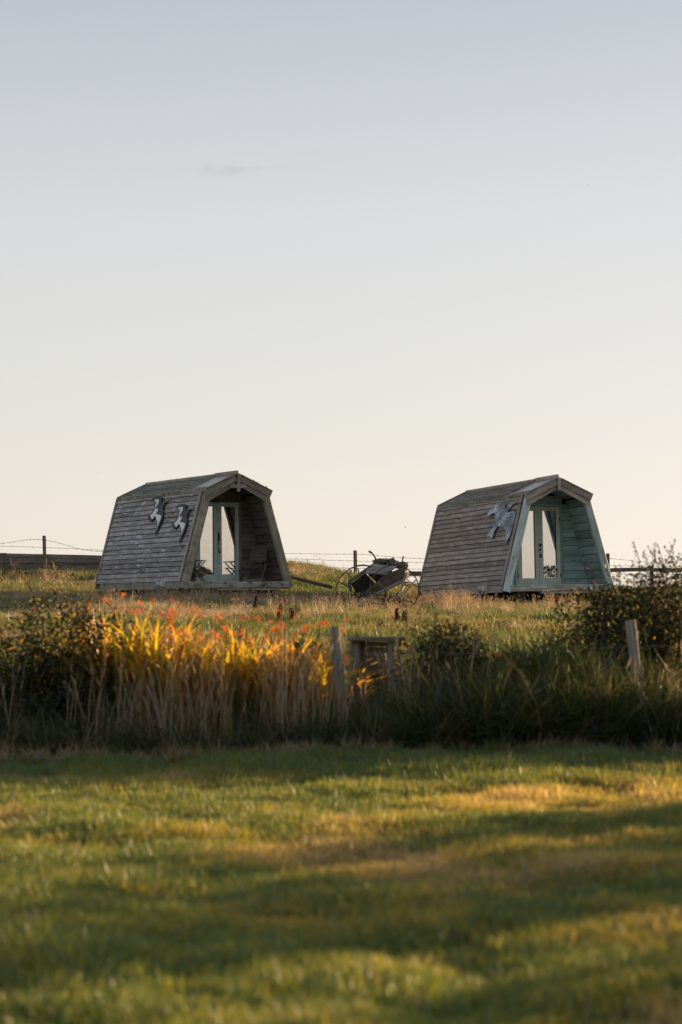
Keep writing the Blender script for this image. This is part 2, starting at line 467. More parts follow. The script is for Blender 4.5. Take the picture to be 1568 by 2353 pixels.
def mottled():
    m, N, L = new_mat('mottled_bird_paint')
    tc = nd(N, 'ShaderNodeTexCoord')
    n = nd(N, 'ShaderNodeTexNoise'); n.inputs['Scale'].default_value = 26; n.inputs['Detail'].default_value = 6; n.inputs['Roughness'].default_value = .75
    L.new(tc.outputs['Object'], n.inputs['Vector'])
    n2 = nd(N, 'ShaderNodeTexNoise'); n2.inputs['Scale'].default_value = 3.5
    L.new(tc.outputs['Object'], n2.inputs['Vector'])
    s = nd(N, 'ShaderNodeMath', operation='MULTIPLY_ADD'); s.inputs[1].default_value = .6
    L.new(n2.outputs[0], s.inputs[0]); L.new(n.outputs[0], s.inputs[2])
    r = ramp(N, [(.70, (.07, .10, .135)), (.80, (.15, .20, .26)), (.88, (.30, .37, .43)), (.98, (.65, .7, .74))])
    L.new(s.outputs[0], r.inputs[0])
    b = nd(N, 'ShaderNodeBsdfPrincipled'); L.new(r.outputs[0], b.inputs['Base Color']); b.inputs['Roughness'].default_value = .6
    o = nd(N, 'ShaderNodeOutputMaterial'); L.new(b.outputs[0], o.inputs[0])
    return m
M_MOTTLE = mottled()
def glass(name, refl, tint):
    m, N, L = new_mat(name)
    g = nd(N, 'ShaderNodeBsdfGlossy'); g.inputs['Roughness'].default_value = .012; g.inputs['Color'].default_value = (*tint, 1)
    t = nd(N, 'ShaderNodeBsdfTransparent')
    tc = nd(N, 'ShaderNodeTexCoord'); n = nd(N, 'ShaderNodeTexNoise'); n.inputs['Scale'].default_value = 1.6
    L.new(tc.outputs['Object'], n.inputs['Vector'])
    bp = nd(N, 'ShaderNodeBump'); bp.inputs['Strength'].default_value = .12; bp.inputs['Distance'].default_value = .02
    L.new(n.outputs[0], bp.inputs['Height']); L.new(bp.outputs[0], g.inputs['Normal'])
    mx = nd(N, 'ShaderNodeMixShader'); mx.inputs[0].default_value = refl
    L.new(t.outputs[0], mx.inputs[1]); L.new(g.outputs[0], mx.inputs[2])
    o = nd(N, 'ShaderNodeOutputMaterial'); L.new(mx.outputs[0], o.inputs[0])
    return m
M_GLASS = glass('door_glass', .78, (1, 1, .99))
def skylight_mat():
    m, N, L = new_mat('milky_skylight')
    d = nd(N, 'ShaderNodeBsdfDiffuse'); d.inputs['Color'].default_value = (.5, .45, .45, 1)
    t = nd(N, 'ShaderNodeBsdfTranslucent'); t.inputs['Color'].default_value = (.8, .65, .55, 1)
    g = nd(N, 'ShaderNodeBsdfGlossy'); g.inputs['Roughness'].default_value = .15
    a = nd(N, 'ShaderNodeMixShader'); a.inputs[0].default_value = .5
    L.new(d.outputs[0], a.inputs[1]); L.new(t.outputs[0], a.inputs[2])
    b = nd(N, 'ShaderNodeMixShader'); b.inputs[0].default_value = .35
    L.new(a.outputs[0], b.inputs[1]); L.new(g.outputs[0], b.inputs[2])
    o = nd(N, 'ShaderNodeOutputMaterial'); L.new(b.outputs[0], o.inputs[0])
    return m
M_SKYLIGHT = skylight_mat()

def soil():
    m, N, L = new_mat('turf_soil')
    tc = nd(N, 'ShaderNodeTexCoord')
    n = nd(N, 'ShaderNodeTexNoise'); n.inputs['Scale'].default_value = 1.2; n.inputs['Detail'].default_value = 8
    n2 = nd(N, 'ShaderNodeTexNoise'); n2.inputs['Scale'].default_value = 22; n2.inputs['Detail'].default_value = 4
    for k in (n, n2): L.new(tc.outputs['Object'], k.inputs['Vector'])
    r = ramp(N, [(.35, (.035, .070, .022)), (.5, (.065, .085, .028)), (.65, (.10, .085, .036))]); L.new(n.outputs[0], r.inputs[0])
    r2 = ramp(N, [(.3, (.6, .6, .6)), (.7, (1.4, 1.35, 1.3))]); L.new(n2.outputs[0], r2.inputs[0])
    c = mix(N, L, 1.0, r.outputs[0], r2.outputs[0], 'MULTIPLY')
    b = nd(N, 'ShaderNodeBsdfDiffuse'); L.new(c, b.inputs[0])
    o = nd(N, 'ShaderNodeOutputMaterial'); L.new(b.outputs[0], o.inputs[0])
    return m
M_SOIL = soil()
GREEN, OLIVE, BROWN, STRAW = (.035, .085, .022), (.085, .10, .022), (.13, .09, .03), (.34, .26, .13)
M_LAWN = leafy('lawn_blades', [(.0, (.032, .135, .055)), (.3, (.075, .17, .050)), (.55, (.14, .165, .048)), (.8, (.21, .15, .06)), (1.1, (.28, .19, .09)), (1.4, (.36, .28, .15))],
               [(.0, (.08, .17, .02)), (.35, (.28, .27, .022)), (.7, (.54, .42, .03)), (1.0, (.66, .46, .07)), (1.4, (.7, .5, .14))], .55)
M_FIELD = leafy('field_blades', [(.0, (.032, .100, .038)), (.35, (.068, .120, .038)), (.7, (.17, .145, .070)), (1.0, (.34, .27, .17)), (1.4, (.46, .37, .26))],
                [(.0, (.08, .17, .03)), (.35, (.22, .25, .03)), (.7, (.48, .34, .07)), (1.0, (.58, .42, .25)), (1.4, (.64, .49, .36))], .38)
M_SWORD = leafy('sword_leaves', [(.0, (.022, .040, .014)), (.25, (.05, .060, .016)), (.5, (.12, .085, .016))],
                [(.0, (.55, .52, .03)), (.2, (.95, .66, .04)), (.5, (1.0, .42, .04))], .52)
M_UNDER = leafy('undergrowth_blades', [(.0, (.010, .036, .018)), (.5, (.030, .066, .032)), (1.0, (.095, .09, .045)), (1.4, (.2, .16, .09))],
                [(.0, (.04, .08, .015)), (.5, (.12, .14, .02)), (1.0, (.25, .20, .05)), (1.4, (.4, .28, .12))], .35, gloss=.04)
M_SHRUB = leafy('shrub_leaves', [(.0, (.012, .022, .010)), (.5, (.028, .038, .014))],
                [(.0, (.01, .018, .005)), (.43, (.02, .03, .006)), (.455, (.45, .30, .02)), (.5, (.9, .52, .04))], .4, gloss=.035)  # top of the ramp paints sunlit spots as a few gold leaves
M_PETAL = leafy('orange_petals', [(.0, (.65, .12, .02)), (1.0, (.85, .22, .04))], [(.0, (.9, .22, .04)), (1.0, (1, .36, .07))], .5)
M_STEM = leafy('flower_stems', [(.0, (.06, .06, .02)), (1, (.09, .06, .03))], None, .2)
M_STRAW = leafy('dry_stems', [(.0, (.16, .12, .075)), (.6, (.28, .22, .14)), (1.4, (.40, .32, .22))],
                [(.0, (.3, .2, .1)), (.6, (.5, .35, .18)), (1.4, (.65, .45, .26))], .35)
M_DOCK = leafy('dock_seed', [(.0, (.05, .018, .012)), (1, (.10, .035, .02))], None, .3)

# ------------------------------------------------------------------ ground
def axis(lo, hi, step, far_lo, far_hi):
    mid = list(np.arange(lo, hi + 1e-6, step))
    out = [hi]; s = step
    while out[-1] < far_hi: s *= 1.35; out.append(out[-1] + s)
    neg = [lo]; s = step
    while neg[-1] > far_lo: s *= 1.35; neg.append(neg[-1] - s)
    return np.array(neg[:0:-1] + mid + out[1:])
gx = axis(-15, 15, .2, -900, 900); gy = axis(6, 74, .2, -300, 1400)
X, Y = np.meshgrid(gx, gy)
Z = ground(X.ravel(), Y.ravel())
nx, ny = len(gx), len(gy)
i = np.arange(nx * ny).reshape(ny, nx)
F = np.stack([i[:-1, :-1], i[:-1, 1:], i[1:, 1:], i[1:, :-1]], -1).reshape(-1, 4)
g = link_mesh('ground', mesh_np('ground', np.stack([X.ravel(), Y.ravel(), Z], -1), F, True), None, M_SOIL)
tag(g, 'grassy slope rising from the lawn to the hilltop', kind='structure')

# ------------------------------------------------------------------ scattered grass (geometry nodes)
SRC = {}
def source(name, meshes):
    c = bpy.data.collections.new(name)
    for k, me in enumerate(meshes):
        o = bpy.data.objects.new('%s_%02d' % (name, k), me); c.objects.link(o)
    SRC[name] = c
    return c

def blades(n, rad, h, hv, w, lean, seed, segs=2, seed_head=0.0, droop=.6, mat=None, name='tuft'):
    rg = np.random.default_rng(seed)
    V, Fc, Rn = [], [], []
    b = 0
    for _ in range(n):
        a = rg.uniform(0, 2 * math.pi); r = rad * math.sqrt(rg.uniform())
        x0, y0 = r * math.cos(a), r * math.sin(a)
        hh = h * (1 + hv * rg.uniform(-1, 1)); la = rg.uniform(0, 2 * math.pi); ll = lean * rg.uniform(.2, 1)
        fa = rg.uniform(0, math.pi)
        wx, wy = math.cos(fa) * w / 2, math.sin(fa) * w / 2
        rn = rg.uniform()
        pts = []
        for s in range(segs + 1):
            t = s / segs
            off = ll * hh * t ** (1.5 + droop)
            pts.append((x0 + math.cos(la) * off, y0 + math.sin(la) * off, hh * t * (1 - .25 * ll * t * droop)))
        for s in range(segs):
            k = 1 - s / segs * .6
            V += [(pts[s][0] - wx * k, pts[s][1] - wy * k, pts[s][2]), (pts[s][0] + wx * k, pts[s][1] + wy * k, pts[s][2])]
        V += [pts[-1]]
        for s in range(segs - 1):
            Fc += [(b + 2 * s, b + 2 * s + 1, b + 2 * s + 3), (b + 2 * s, b + 2 * s + 3, b + 2 * s + 2)]
        Fc += [(b + 2 * segs - 2, b + 2 * segs - 1, b + 2 * segs)]
        nv = 2 * segs + 1
        Rn += [rn] * nv
        b += nv
        if seed_head and rg.uniform() < seed_head:
            p = np.array(pts[-1]); q = np.array(pts[-2]); d = (p - q); d /= np.linalg.norm(d)
            hl, hw = h * rg.uniform(.10, .18), w * 1.6
            c = p - d * hl * .3
            for fa2 in (0, 1.57):
                wv = np.array((math.cos(fa2), math.sin(fa2), 0)) * hw / 2
                V += [tuple(c - d * hl * .5), tuple(c + wv), tuple(c + d * hl * .7), tuple(c - wv)]
                Fc += [(b, b + 1, b + 2), (b, b + 2, b + 3)]
                Rn += [min(1, rn + .5)] * 4
                b += 4
    me = mesh_np(name, V, Fc, False, {'rnd': Rn})
    if mat: me.materials.append(mat)
    return me

_gn = {}
def gn_tree(coll):
    if coll.name in _gn: return _gn[coll.name]
    nt = bpy.data.node_groups.new('scatter_' + coll.name, 'GeometryNodeTree')
    nt.interface.new_socket('Geometry', in_out='INPUT', socket_type='NodeSocketGeometry')
    nt.interface.new_socket('Geometry', in_out='OUTPUT', socket_type='NodeSocketGeometry')
    N, L = nt.nodes, nt.links
    gi = N.new('NodeGroupInput'); go = N.new('NodeGroupOutput')
    ip = N.new('GeometryNodeInstanceOnPoints'); ip.inputs['Pick Instance'].default_value = True
    ci = N.new('GeometryNodeCollectionInfo'); ci.inputs['Collection'].default_value = coll
    ci.inputs['Separate Children'].default_value = True; ci.inputs['Reset Children'].default_value = True
    def attr(nm, t):
        a = N.new('GeometryNodeInputNamedAttribute'); a.data_type = t; a.inputs['Name'].default_value = nm
        return a.outputs['Attribute']
    L.new(gi.outputs[0], ip.inputs['Points']); L.new(ci.outputs[0], ip.inputs['Instance'])
    L.new(attr('idx', 'INT'), ip.inputs['Instance Index'])
    L.new(attr('rot', 'FLOAT_VECTOR'), ip.inputs['Rotation'])
    L.new(attr('scl', 'FLOAT_VECTOR'), ip.inputs['Scale'])
    L.new(ip.outputs[0], go.inputs[0])
    _gn[coll.name] = nt
    return nt

def scatter(name, label, src, x, y, scl, tint, tilt=.12, seed=1, z_off=-.01, sz=None, cat='grass', parent=None, z=None):
    rg = np.random.default_rng(seed)
    n = len(x)
    if z is None: z = ground(x, y) + z_off
    me = bpy.data.meshes.new(name)
    me.vertices.add(n); me.vertices.foreach_set('co', np.stack([x, y, z], -1).astype(np.float32).ravel())
    a = me.attributes.new('idx', 'INT', 'POINT'); a.data.foreach_set('value', rg.integers(0, len(SRC[src].objects), n).astype(np.int32))
    a = me.attributes.new('rot', 'FLOAT_VECTOR', 'POINT')
    a.data.foreach_set('vector', np.stack([rg.normal(0, tilt, n), rg.normal(0, tilt, n), rg.uniform(0, 6.283, n)], -1).astype(np.float32).ravel())
    a = me.attributes.new('scl', 'FLOAT_VECTOR', 'POINT')
    s = np.asarray(scl) * np.ones(n); szz = s if sz is None else np.asarray(sz) * np.ones(n)
    a.data.foreach_set('vector', np.stack([s, s, szz], -1).astype(np.float32).ravel())
    a = me.attributes.new('tint', 'FLOAT', 'POINT'); a.data.foreach_set('value', (np.asarray(tint) * np.ones(n)).astype(np.float32))
    o = bpy.data.objects.new(name, me); COL.objects.link(o)
    md = o.modifiers.new('scatter', 'NODES'); md.node_group = gn_tree(SRC[src])
    tag(o, label, cat, kind='stuff')
    if parent: o.parent = parent
    return o

def wedge(n, y0, y1, margin, rg, power=1.0):
    """random points on the ground seen by the camera and a margin either side, even per square metre"""
    out_x, out_y = [], []
    half = lambda y: y * .1412 + margin
    while len(out_x) < n:
        y = rg.uniform(y0, y1, n); x = rg.uniform(-1, 1, n) * half(y1)
        k = np.abs(x) < half(y)
        out_x += list(x[k]); out_y += list(y[k])
    return np.array(out_x[:n]), np.array(out_y[:n])

source('lawn', [blades(70, .17, .055, .5, .0055, .9, 100 + k, 2, mat=M_LAWN) for k in range(6)])
source('tuft', [blades(34, .10, .26, .45, .014, .75, 200 + k, 3, .0, mat=M_FIELD) for k in range(6)])
source('short', [blades(60, .20, .09, .5, .010, .8, 230 + k, 2, .0, mat=M_FIELD) for k in range(4)])
source('seedy', [blades(16, .13, .46, .35, .008, .45, 300 + k, 3, .85, mat=M_STRAW) for k in range(5)])
source('tall_dry', [blades(6, .10, 1.05, .3, .013, .22, 400 + k, 4, .5, mat=M_STRAW) for k in range(6)])
source('arch', [blades(22, .11, .62, .4, .016, .9, 500 + k, 4, .0, mat=M_UNDER) for k in range(5)])

rg = RNG
# lawn in front of the hedge
x, y = wedge(31000, 7.6, 24.9, 5.0, rg)
dry_and_light = .06 + 1.2 * vnoise(x * .55, y * .45, 11) + 1.4 * vnoise(x * 1.9, y * 1.5, 12) + rg.normal(0, .16, len(x)) + .25 * np.clip((20.5 - np.abs(y - 19.0) * 2 - 15) / 5, 0, 1)  # random dry patches, plus a band that paints in the sunlit strip
dry_and_light = dry_and_light - .55 * np.clip((y - 21.5) / 2, 0, 1)  # greener next to the hedge, its shadow painted into the tint
sc = .6 + .9 * np.clip(vnoise(x * 1.8, y * 1.6, 13) + .5, 0, 1) + .25 * (rg.uniform(size=len(x)) > .93)
scatter('lawn_grass', 'short worn lawn grass in front of the hedge', 'lawn', x, y, sc, np.clip(dry_and_light, 0, 1), .15, 21)
k = rg.uniform(size=len(x)) < .09 * np.clip(1 + 3 * vnoise(x * 1.1, y, 19), 0, 2)
scatter('lawn_tussocks', 'longer green tufts dotted over the lawn', 'short', x[k], y[k], .9, np.clip(dry_and_light[k] - .25, 0, .6), .2, 22)

# field behind the hedge up to the hilltop
x, y = wedge(25000, 27.3, 70.5, 5.5, rg)
patchy = vnoise(x * .28, y * .22, 14) + .6 * vnoise(x * .9, y * .8, 15)
band = np.exp(-((y - 47) / 7.0) ** 2)                       # pale dry swathe before the pods
mown = ((x > 2.0) & (y < 52)) | ((x > .2 * y - 2) & (y < 41))
t = .06 + 1.25 * patchy + .62 * band * (.6 + 1.2 * np.clip(vnoise(x * .6, y * .5, 18) + .4, 0, 1))
t = np.where(mown & (patchy < .35), t - .35, t)
hgt = .32 + .75 * np.clip(patchy + .35, 0, 1.2) * (.5 + .6 * band)
hgt = hgt * np.where(y > 50, .75, 1.0)
hgt = np.where(mown, hgt * .45, hgt)
cart_k = (x > -.5) & (x < 2.0) & (y > 49.6) & (y < 52.6)
hgt = np.where(cart_k, hgt * .8, hgt)
pod_l = (x > -8.6) & (x < -.7) & (y > 53.8) & (y < 61)
pod_r = (x > 1.6) & (x < 6.8) & (y > 54.2) & (y < 61)
hgt = np.where(pod_l | pod_r, hgt * .35, hgt)
t = t + rg.normal(0, .16, len(x))
scatter('field_grass', 'rough field grass between the hedge and the hilltop', 'tuft', x, y, .9 + .3 * rg.uniform(size=len(x)), np.clip(t, 0, 1.1), .18, 23, sz=hgt)
x, y = wedge(13000, 27.3, 70.5, 5.5, rg)
t = .08 + .8 * vnoise(x * .4, y * .4, 16)
scatter('field_turf', 'low green turf under the rough field grass', 'short', x, y, 1.3, np.clip(t, 0, .8), .2, 24)
# seed heads: along the pods' fronts, the pale swathe and the hilltop line
x, y = wedge(5200, 43, 69.5, 1.5, rg)
w = np.exp(-((y - 51.5) / 2.0) ** 2) * 1.1 + np.exp(-((y - 46) / 3) ** 2) * .8 + np.exp(-((y - 65) / 2.5) ** 2) * .7
w = w * np.where(x > 3.6, .25, 1) * np.clip(.75 + 1.6 * vnoise(x * .8, y * .7, 17), 0, 1.4)
k = rg.uniform(size=len(x)) < w * .62
x, y = x[k], y[k]
scatter('seeding_grass', 'pale seeding grass stems standing in the field', 'seedy', x, y, .9, .2 + .8 * rg.uniform(size=len(x)), .14, 25, sz=.38 + .42 * rg.uniform(size=len(x)))

x = rg.uniform(-4.2, 5.2, 420); y = rg.uniform(52.0, 54.0, 420)
k = vnoise(x * 1.6, y * .5, 41) > -.12
x, y = x[k], y[k]
scatter('pod_front_grass', 'tall seeding grass in front of the pod bases and the cart', 'seedy', x, y, 1.0, .2 + .8 * rg.uniform(size=len(x)), .16, 41, sz=.42 + .42 * rg.uniform(size=len(x)))

# ------------------------------------------------------------------ pods
WB, WE, HE, H, LN = 1.3984, .779, 2.25, 2.6, 5.26
def rot_fit(yaw, pit, rol):
    return (Matrix.Rotation(yaw, 3, 'Z') @ Matrix.Rotation(pit, 3, 'X') @ Matrix.Rotation(rol, 3, 'Y')).to_4x4()
POSE = [(.4769, .0348, -.0277, (-2.3662, 55.045, 2.850 + EYE)), (.3515, .0198, -.0284, (5.0214, 55.425, 2.800 + EYE))]
SL = Vector((WE - WB, 0, HE)).normalized()          # up along the right wall
SLEN = Vector((WE - WB, 0, HE)).length
RLEN = Vector((WE, 0, H - HE)).length
def wx(z, inset=0.0): return WB + (WE - WB) * z / HE - inset

def make_pod(idx, label):
    yaw, pit, rol, loc = POSE[idx]
    root = empty('camping_pod', loc, label, 'camping pod', 'timber camping pods on the slope')
    root.rotation_euler = rot_fit(yaw, pit, rol).to_euler()
    teal = idx == 1
    m_side = M_SIDE2 if teal else M_SIDE
    m_in = M_TEAL if teal else M_PORCH
    m_frame = M_TEALFRAME if teal else M_TRIM
    m_fascia = M_TRIM2 if teal else M_TRIM
    m_beam = M_TEALBEAM if teal else M_BEAM
    m_door = M_DOOR2 if teal else M_DOOR1
    rnd = random.Random(40 + idx)
    # inner lining (solid sheets behind the boards)
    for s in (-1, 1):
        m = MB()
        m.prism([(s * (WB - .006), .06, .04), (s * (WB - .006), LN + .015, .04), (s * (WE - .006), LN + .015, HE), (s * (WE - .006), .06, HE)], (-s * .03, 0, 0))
        m.build('wall_lining', M_DARK, root)  # near black sheet, so the gaps between boards look shaded
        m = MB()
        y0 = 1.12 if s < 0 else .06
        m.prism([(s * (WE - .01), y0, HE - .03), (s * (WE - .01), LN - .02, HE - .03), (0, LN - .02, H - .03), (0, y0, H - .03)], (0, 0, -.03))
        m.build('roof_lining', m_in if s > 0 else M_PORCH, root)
    m = MB(); m.box((0, LN / 2, .09), (2 * WB - .12, LN - .1, .05)); m.build('floor', m_beam, root)
    m = MB(); m.prism([(-WB + .06, LN - .06, .03), (WB - .06, LN - .06, .03), (WE - .05, LN - .06, HE - .04), (0, LN - .06, H - .05), (-WE + .05, LN - .06, HE - .04)], (0, .04, 0)); m.build('rear_wall', m_side, root)
    # siding boards, lapped, both long sides
    nb = 18
    z_start = .16
    for s in (-1, 1):
        up = Vector((s * SL.x, 0, SL.z)); out = Vector((s * SL.z, 0, -SL.x)).normalized()
        if s < 0: out = Vector((-SL.z, 0, -SL.x)).normalized()
        base = Vector((s * WB, 0, 0))
        pitch = (SLEN - z_start - .015) / nb
        for k in range(nb):
            c = base + up * (z_start + pitch * (k + .5))
            lean = (up + out * -.12).normalized()      # bottom edge stands proud
            j = rnd.uniform(-.004, .004)
            y0, y1 = .10, LN - .02
            p0 = c + out * (.012 + j) + Vector((0, y0, 0)); p1 = c + out * (.012 + j * .3) + Vector((0, y1, 0))
            cuts = [0.0, 1.0] if rnd.random() < .5 else [0.0, rnd.uniform(.25, .75), 1.0]
            for ca, cb in zip(cuts[:-1], cuts[1:]):
                plank('siding_board', p0.lerp(p1, ca + (.0008 if ca else 0)), p0.lerp(p1, cb), lean, pitch * 1.0 - .010, .022, m_side, root, var=rnd.randrange(5))
        c = base + up * (z_start * .5)
        plank('skirt_board', c + Vector((0, .08, 0)) - out * .002, c + Vector((0, LN - .3, 0)) - out * .002, up, z_start + .02, .028, m_beam if not teal else m_side, root, 1)
        # corner battens
        for (yy, wd) in ((.12, .105), (LN - .03, .07)):
            plank('corner_batten', base + up * .16 + out * .038 + Vector((0, yy, 0)), base + up * (SLEN - .01) + out * .038 + Vector((0, yy, 0)), (0, 1, 0), wd, .032, M_TRIM2 if not teal or yy > 1 else M_TRIM2, root, 2)
    # roof boards
    for s in (-1, 1):
        e = Vector((s * WE, 0, HE)); r = Vector((0, 0, H))
        up = (r - e).normalized(); nrm = Vector((s * (H - HE), 0, WE)).normalized()
        nr = 7
        y0 = 1.12 if s < 0 else -.02
        for k in range(nr):
            c = e + up * (RLEN * (k + .5) / nr - .02)
            a = y0 + rnd.uniform(-.0, .06); b = LN + rnd.uniform(-.03, .03)
            plank('roof_board', c + nrm * .02 + Vector((0, a, 0)), c + nrm * .02 + Vector((0, b, 0)), (up - nrm * .14), RLEN / nr + .006, .018, M_ROOF, root, k % 4)
        # eave board under the lowest roof board
        plank('eave_board', e + Vector((s * .022, .12 if s < 0 else 0, -.02)), e + Vector((s * .022, LN + .03, -.02)), (-s * .25, 0, 1), .085, .03, M_ROOF if not teal else M_ROOF, root, 1)
        # rear verge
        plank('verge_board', e + Vector((0, LN + .02, .012)), r + Vector((0, LN + .02, .012)), nrm, .09, .03, M_ROOF, root, 1)
    # ridge boards with a proud front length
    plank('ridge_board', (0, 1.12, H + .035), (0, LN + .04, H + .035), (0, 0, 1), .075, .05, M_TRIM2, root, 1)
    plank('ridge_board', (-.01, -.07, H + .045), (-.01, 1.14, H + .045), (0, 0, 1), .085, .05, M_TRIM2, root, 2)
    # skylight over the porch
    sk = MB()
    e = Vector((-WE, 0, HE)); r = Vector((0, 0, H))
    nrm = Vector((-(H - HE), 0, WE)).normalized()
    a, b = e.lerp(r, .16) + nrm * .012, e.lerp(r, .94) + nrm * .012
    sk.prism([a + Vector((0, .03, 0)), a + Vector((0, 1.1, 0)), b + Vector((0, 1.1, 0)), b + Vector((0, .03, 0))], nrm * .01)
    sk.build('skylight', M_SKYLIGHT, root)
    plank('skylight_sill', e.lerp(r, .07) + nrm * .015 + Vector((0, .0, 0)), e.lerp(r, .07) + nrm * .015 + Vector((0, 1.12, 0)), (r - e).normalized(), .12, .03, M_ROOF, root, 3)
    plank('skylight_edge', e.lerp(r, .05) + nrm * .035 + Vector((0, 1.1, 0)), r + nrm * .035 + Vector((0, 1.1, 0)), nrm, .05, .03, M_ROOF, root, 3)
    # front frame: slanted corner posts
    for s in (-1, 1):
        up = Vector((s * SL.x, 0, SL.z))
        w = .185 if not teal else .17
        c0 = Vector((s * (WB - w / 2 + .015), 0, .0)); c1 = Vector((s * (WE - w / 2 + .015), 0, HE - .02))
        plank('corner_post', c0 + Vector((0, .015, 0)), c1 + Vector((0, .015, 0)), (1, 0, 0), w, .12, m_frame, root, 3)
    # front deck beam
    plank('deck_beam', (-WB + .15, -.03, .075), (WB - .13, -.03, .075), (0, 0, 1), .15, .09, m_beam, root, 4)
    plank('deck_ledge', (-WB + .9, -.02, -.028), (WB - .35, -.02, -.028), (0, 0, 1), .045, .10, m_beam, root, 2)
    # gable fascias
    for s in (-1, 1):
        e = Vector((s * (WE + .03), 0, HE - .01)); r = Vector((s * .02, 0, H + .0))
        d = (r - e).normalized(); n = Vector((-s * d.z, 0, abs(d.x)))
        plank('fascia_board', e - n * .085 + Vector((0, -.075, 0)), r - n * .085 + Vector((0, -.075, 0)), n, .175, .035, m_fascia, root, 5)
        lo = m_fascia
        e2, r2 = Vector((s * (WE - .01), 0, HE - .2)), Vector((s * .05, 0, H - .17))
        d2 = (r2 - e2).normalized(); n2 = Vector((-s * d2.z, 0, abs(d2.x)))
        plank('lower_fascia', e2 - n2 * .045 + Vector((0, -.045, 0)), r2 - n2 * .045 + Vector((0, -.045, 0)), n2, .12, .03, lo, root, 6)
        plank('verge_capping', e + n * .012 + Vector((0, -.06, 0)), r + n * .012 + Vector((0, -.06, 0)), (0, 1, 0), .11, .02, M_ROOF, root, 1)
    plank('king_post', (0, -.115, H - .40 if not teal else H - .28), (0, -.115, H + .015), (1, 0, 0), .075, .04, m_fascia, root, 2)
    if not teal:
        plank('collar_piece', (-.19, -.085, H - .27), (.20, -.085, H - .27), (0, 0, 1), .09, .025, m_fascia, root, 2)
    # moss along the right roof edge
    mo = MB(); rn2 = random.Random(3 + idx)
    for k in range(130 if not teal else 30):
        t = rn2.uniform(.05, .62); p = Vector((WE, 0, HE)).lerp(Vector((0, 0, H)), t) + Vector((.02, rn2.uniform(-.08, 1.2), .042))
        rr = rn2.uniform(.006, .019)
        M = Matrix.Rotation(rn2.uniform(0, 3), 3, 'Z') @ Matrix.Rotation(rn2.uniform(0, 3), 3, 'X')
        mo.box(p, (rr * 2, rr * 2.4, rr * 1.3), M)
    o = mo.build('moss', M_MOSS, root); o['kind'] = 'stuff'
    # porch lining boards on both inner sides
    D = 1.12
    for s in (-1, 1):
        nb2 = 11
        for k in range(nb2):
            z0 = .13 + (HE - .22) * k / nb2; z1 = .13 + (HE - .22) * (k + 1) / nb2 - .008
            zc = (z0 + z1) / 2
            xx = s * (wx(zc) - .075)
            plank('porch_side_board', (xx, .06, zc), (xx, D - .02, zc), (s * SL.x, 0, SL.z), (z1 - z0), .018, m_in, root, k % 3, rough=.4)
    # soffit boards under the right roof pitch
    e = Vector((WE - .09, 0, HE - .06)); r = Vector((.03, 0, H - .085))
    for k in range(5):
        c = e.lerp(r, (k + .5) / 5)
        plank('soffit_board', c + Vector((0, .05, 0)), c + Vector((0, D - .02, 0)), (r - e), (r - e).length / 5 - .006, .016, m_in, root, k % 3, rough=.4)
    # door wall
    nb3 = 12; zt = H - .13
    dw = .57; dh = 2.0
    for k in range(nb3):
        z0 = .12 + (zt - .12) * k / nb3; z1 = .12 + (zt - .12) * (k + 1) / nb3 - .008
        zc = (z0 + z1) / 2
        half = wx(z0) - .055 if z1 < HE - .08 else max(.12, WE * (H - z1 - .02) / (H - HE) - .06)
        if z0 < dh:
            for s in (-1, 1):
                if half > dw + .03:
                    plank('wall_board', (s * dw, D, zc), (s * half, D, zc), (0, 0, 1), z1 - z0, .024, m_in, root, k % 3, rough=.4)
        else:
            plank('wall_board', (-half, D, zc), (half, D, zc), (0, 0, 1), z1 - z0, .024, m_in, root, k % 3, rough=.4)
    # door frame and double doors
    m_jamb = M_TEALFRAME if teal else M_TRIM2
    if teal: m_jamb = M_TEAL
    for s in (-1, 1):
        plank('door_jamb', (s * .585, D - .03, .12), (s * .585, D - .03, 2.02), (1, 0, 0), .07, .05, m_jamb if teal else M_PORCH, root, 1, rough=.3)
    plank('door_head', (-.62, D - .032, 2.055), (.62, D - .032, 2.055), (0, 0, 1), .075, .055, m_in, root, 1, rough=.3)
    plank('door_sill', (-.55, D - .06, .125), (.55, D - .06, .125), (0, 0, 1), .03, .09, m_beam, root, 1, rough=.3)
    for s in (-1, 1):
        x0, x1 = (0.004, .545) if s > 0 else (-.545, -.004)
        z0, z1 = .145, 2.01
        st = .095; bt = .19; tp = .10; y = D - .03; th = .045
        m = MB()
        m.box(((x0 + st / 2), y, (z0 + z1) / 2), (st, th, z1 - z0))
        m.box(((x1 - st / 2), y, (z0 + z1) / 2), (st, th, z1 - z0))
        m.box(((x0 + x1) / 2, y, z0 + bt / 2), (x1 - x0 - 2 * st, th - .004, bt))
        m.box(((x0 + x1) / 2, y, z1 - tp / 2), (x1 - x0 - 2 * st, th - .004, tp))
        m.box(((x0 + x1) / 2, y - .012, z0 + bt * .42), (x1 - x0 - 2 * st, th - .006, .006))
        door = m.build('door', m_door, root)
        # pane with its beads
        m = MB(); m.box(((x0 + x1) / 2, y + .004, (z0 + bt + z1 - tp) / 2), (x1 - x0 - 2 * st, .006, z1 - tp - z0 - bt)); m.build('pane', M_GLASS, door)
        for xx in (x0 + st + .005, x1 - st - .005):
            m = MB(); m.box((xx, y - .010, (z0 + bt + z1 - tp) / 2), (.010, .014, z1 - tp - z0 - bt)); m.build('glazing_bead', M_LOG if not teal else M_DARK, door)
        for zz in (z0 + .25, z1 - .3):
            m = MB(); m.box((x1 - .004 if s > 0 else x0 + .004, y - .026, zz), (.02, .012, .085)); m.build('hinge', M_IRON, door)
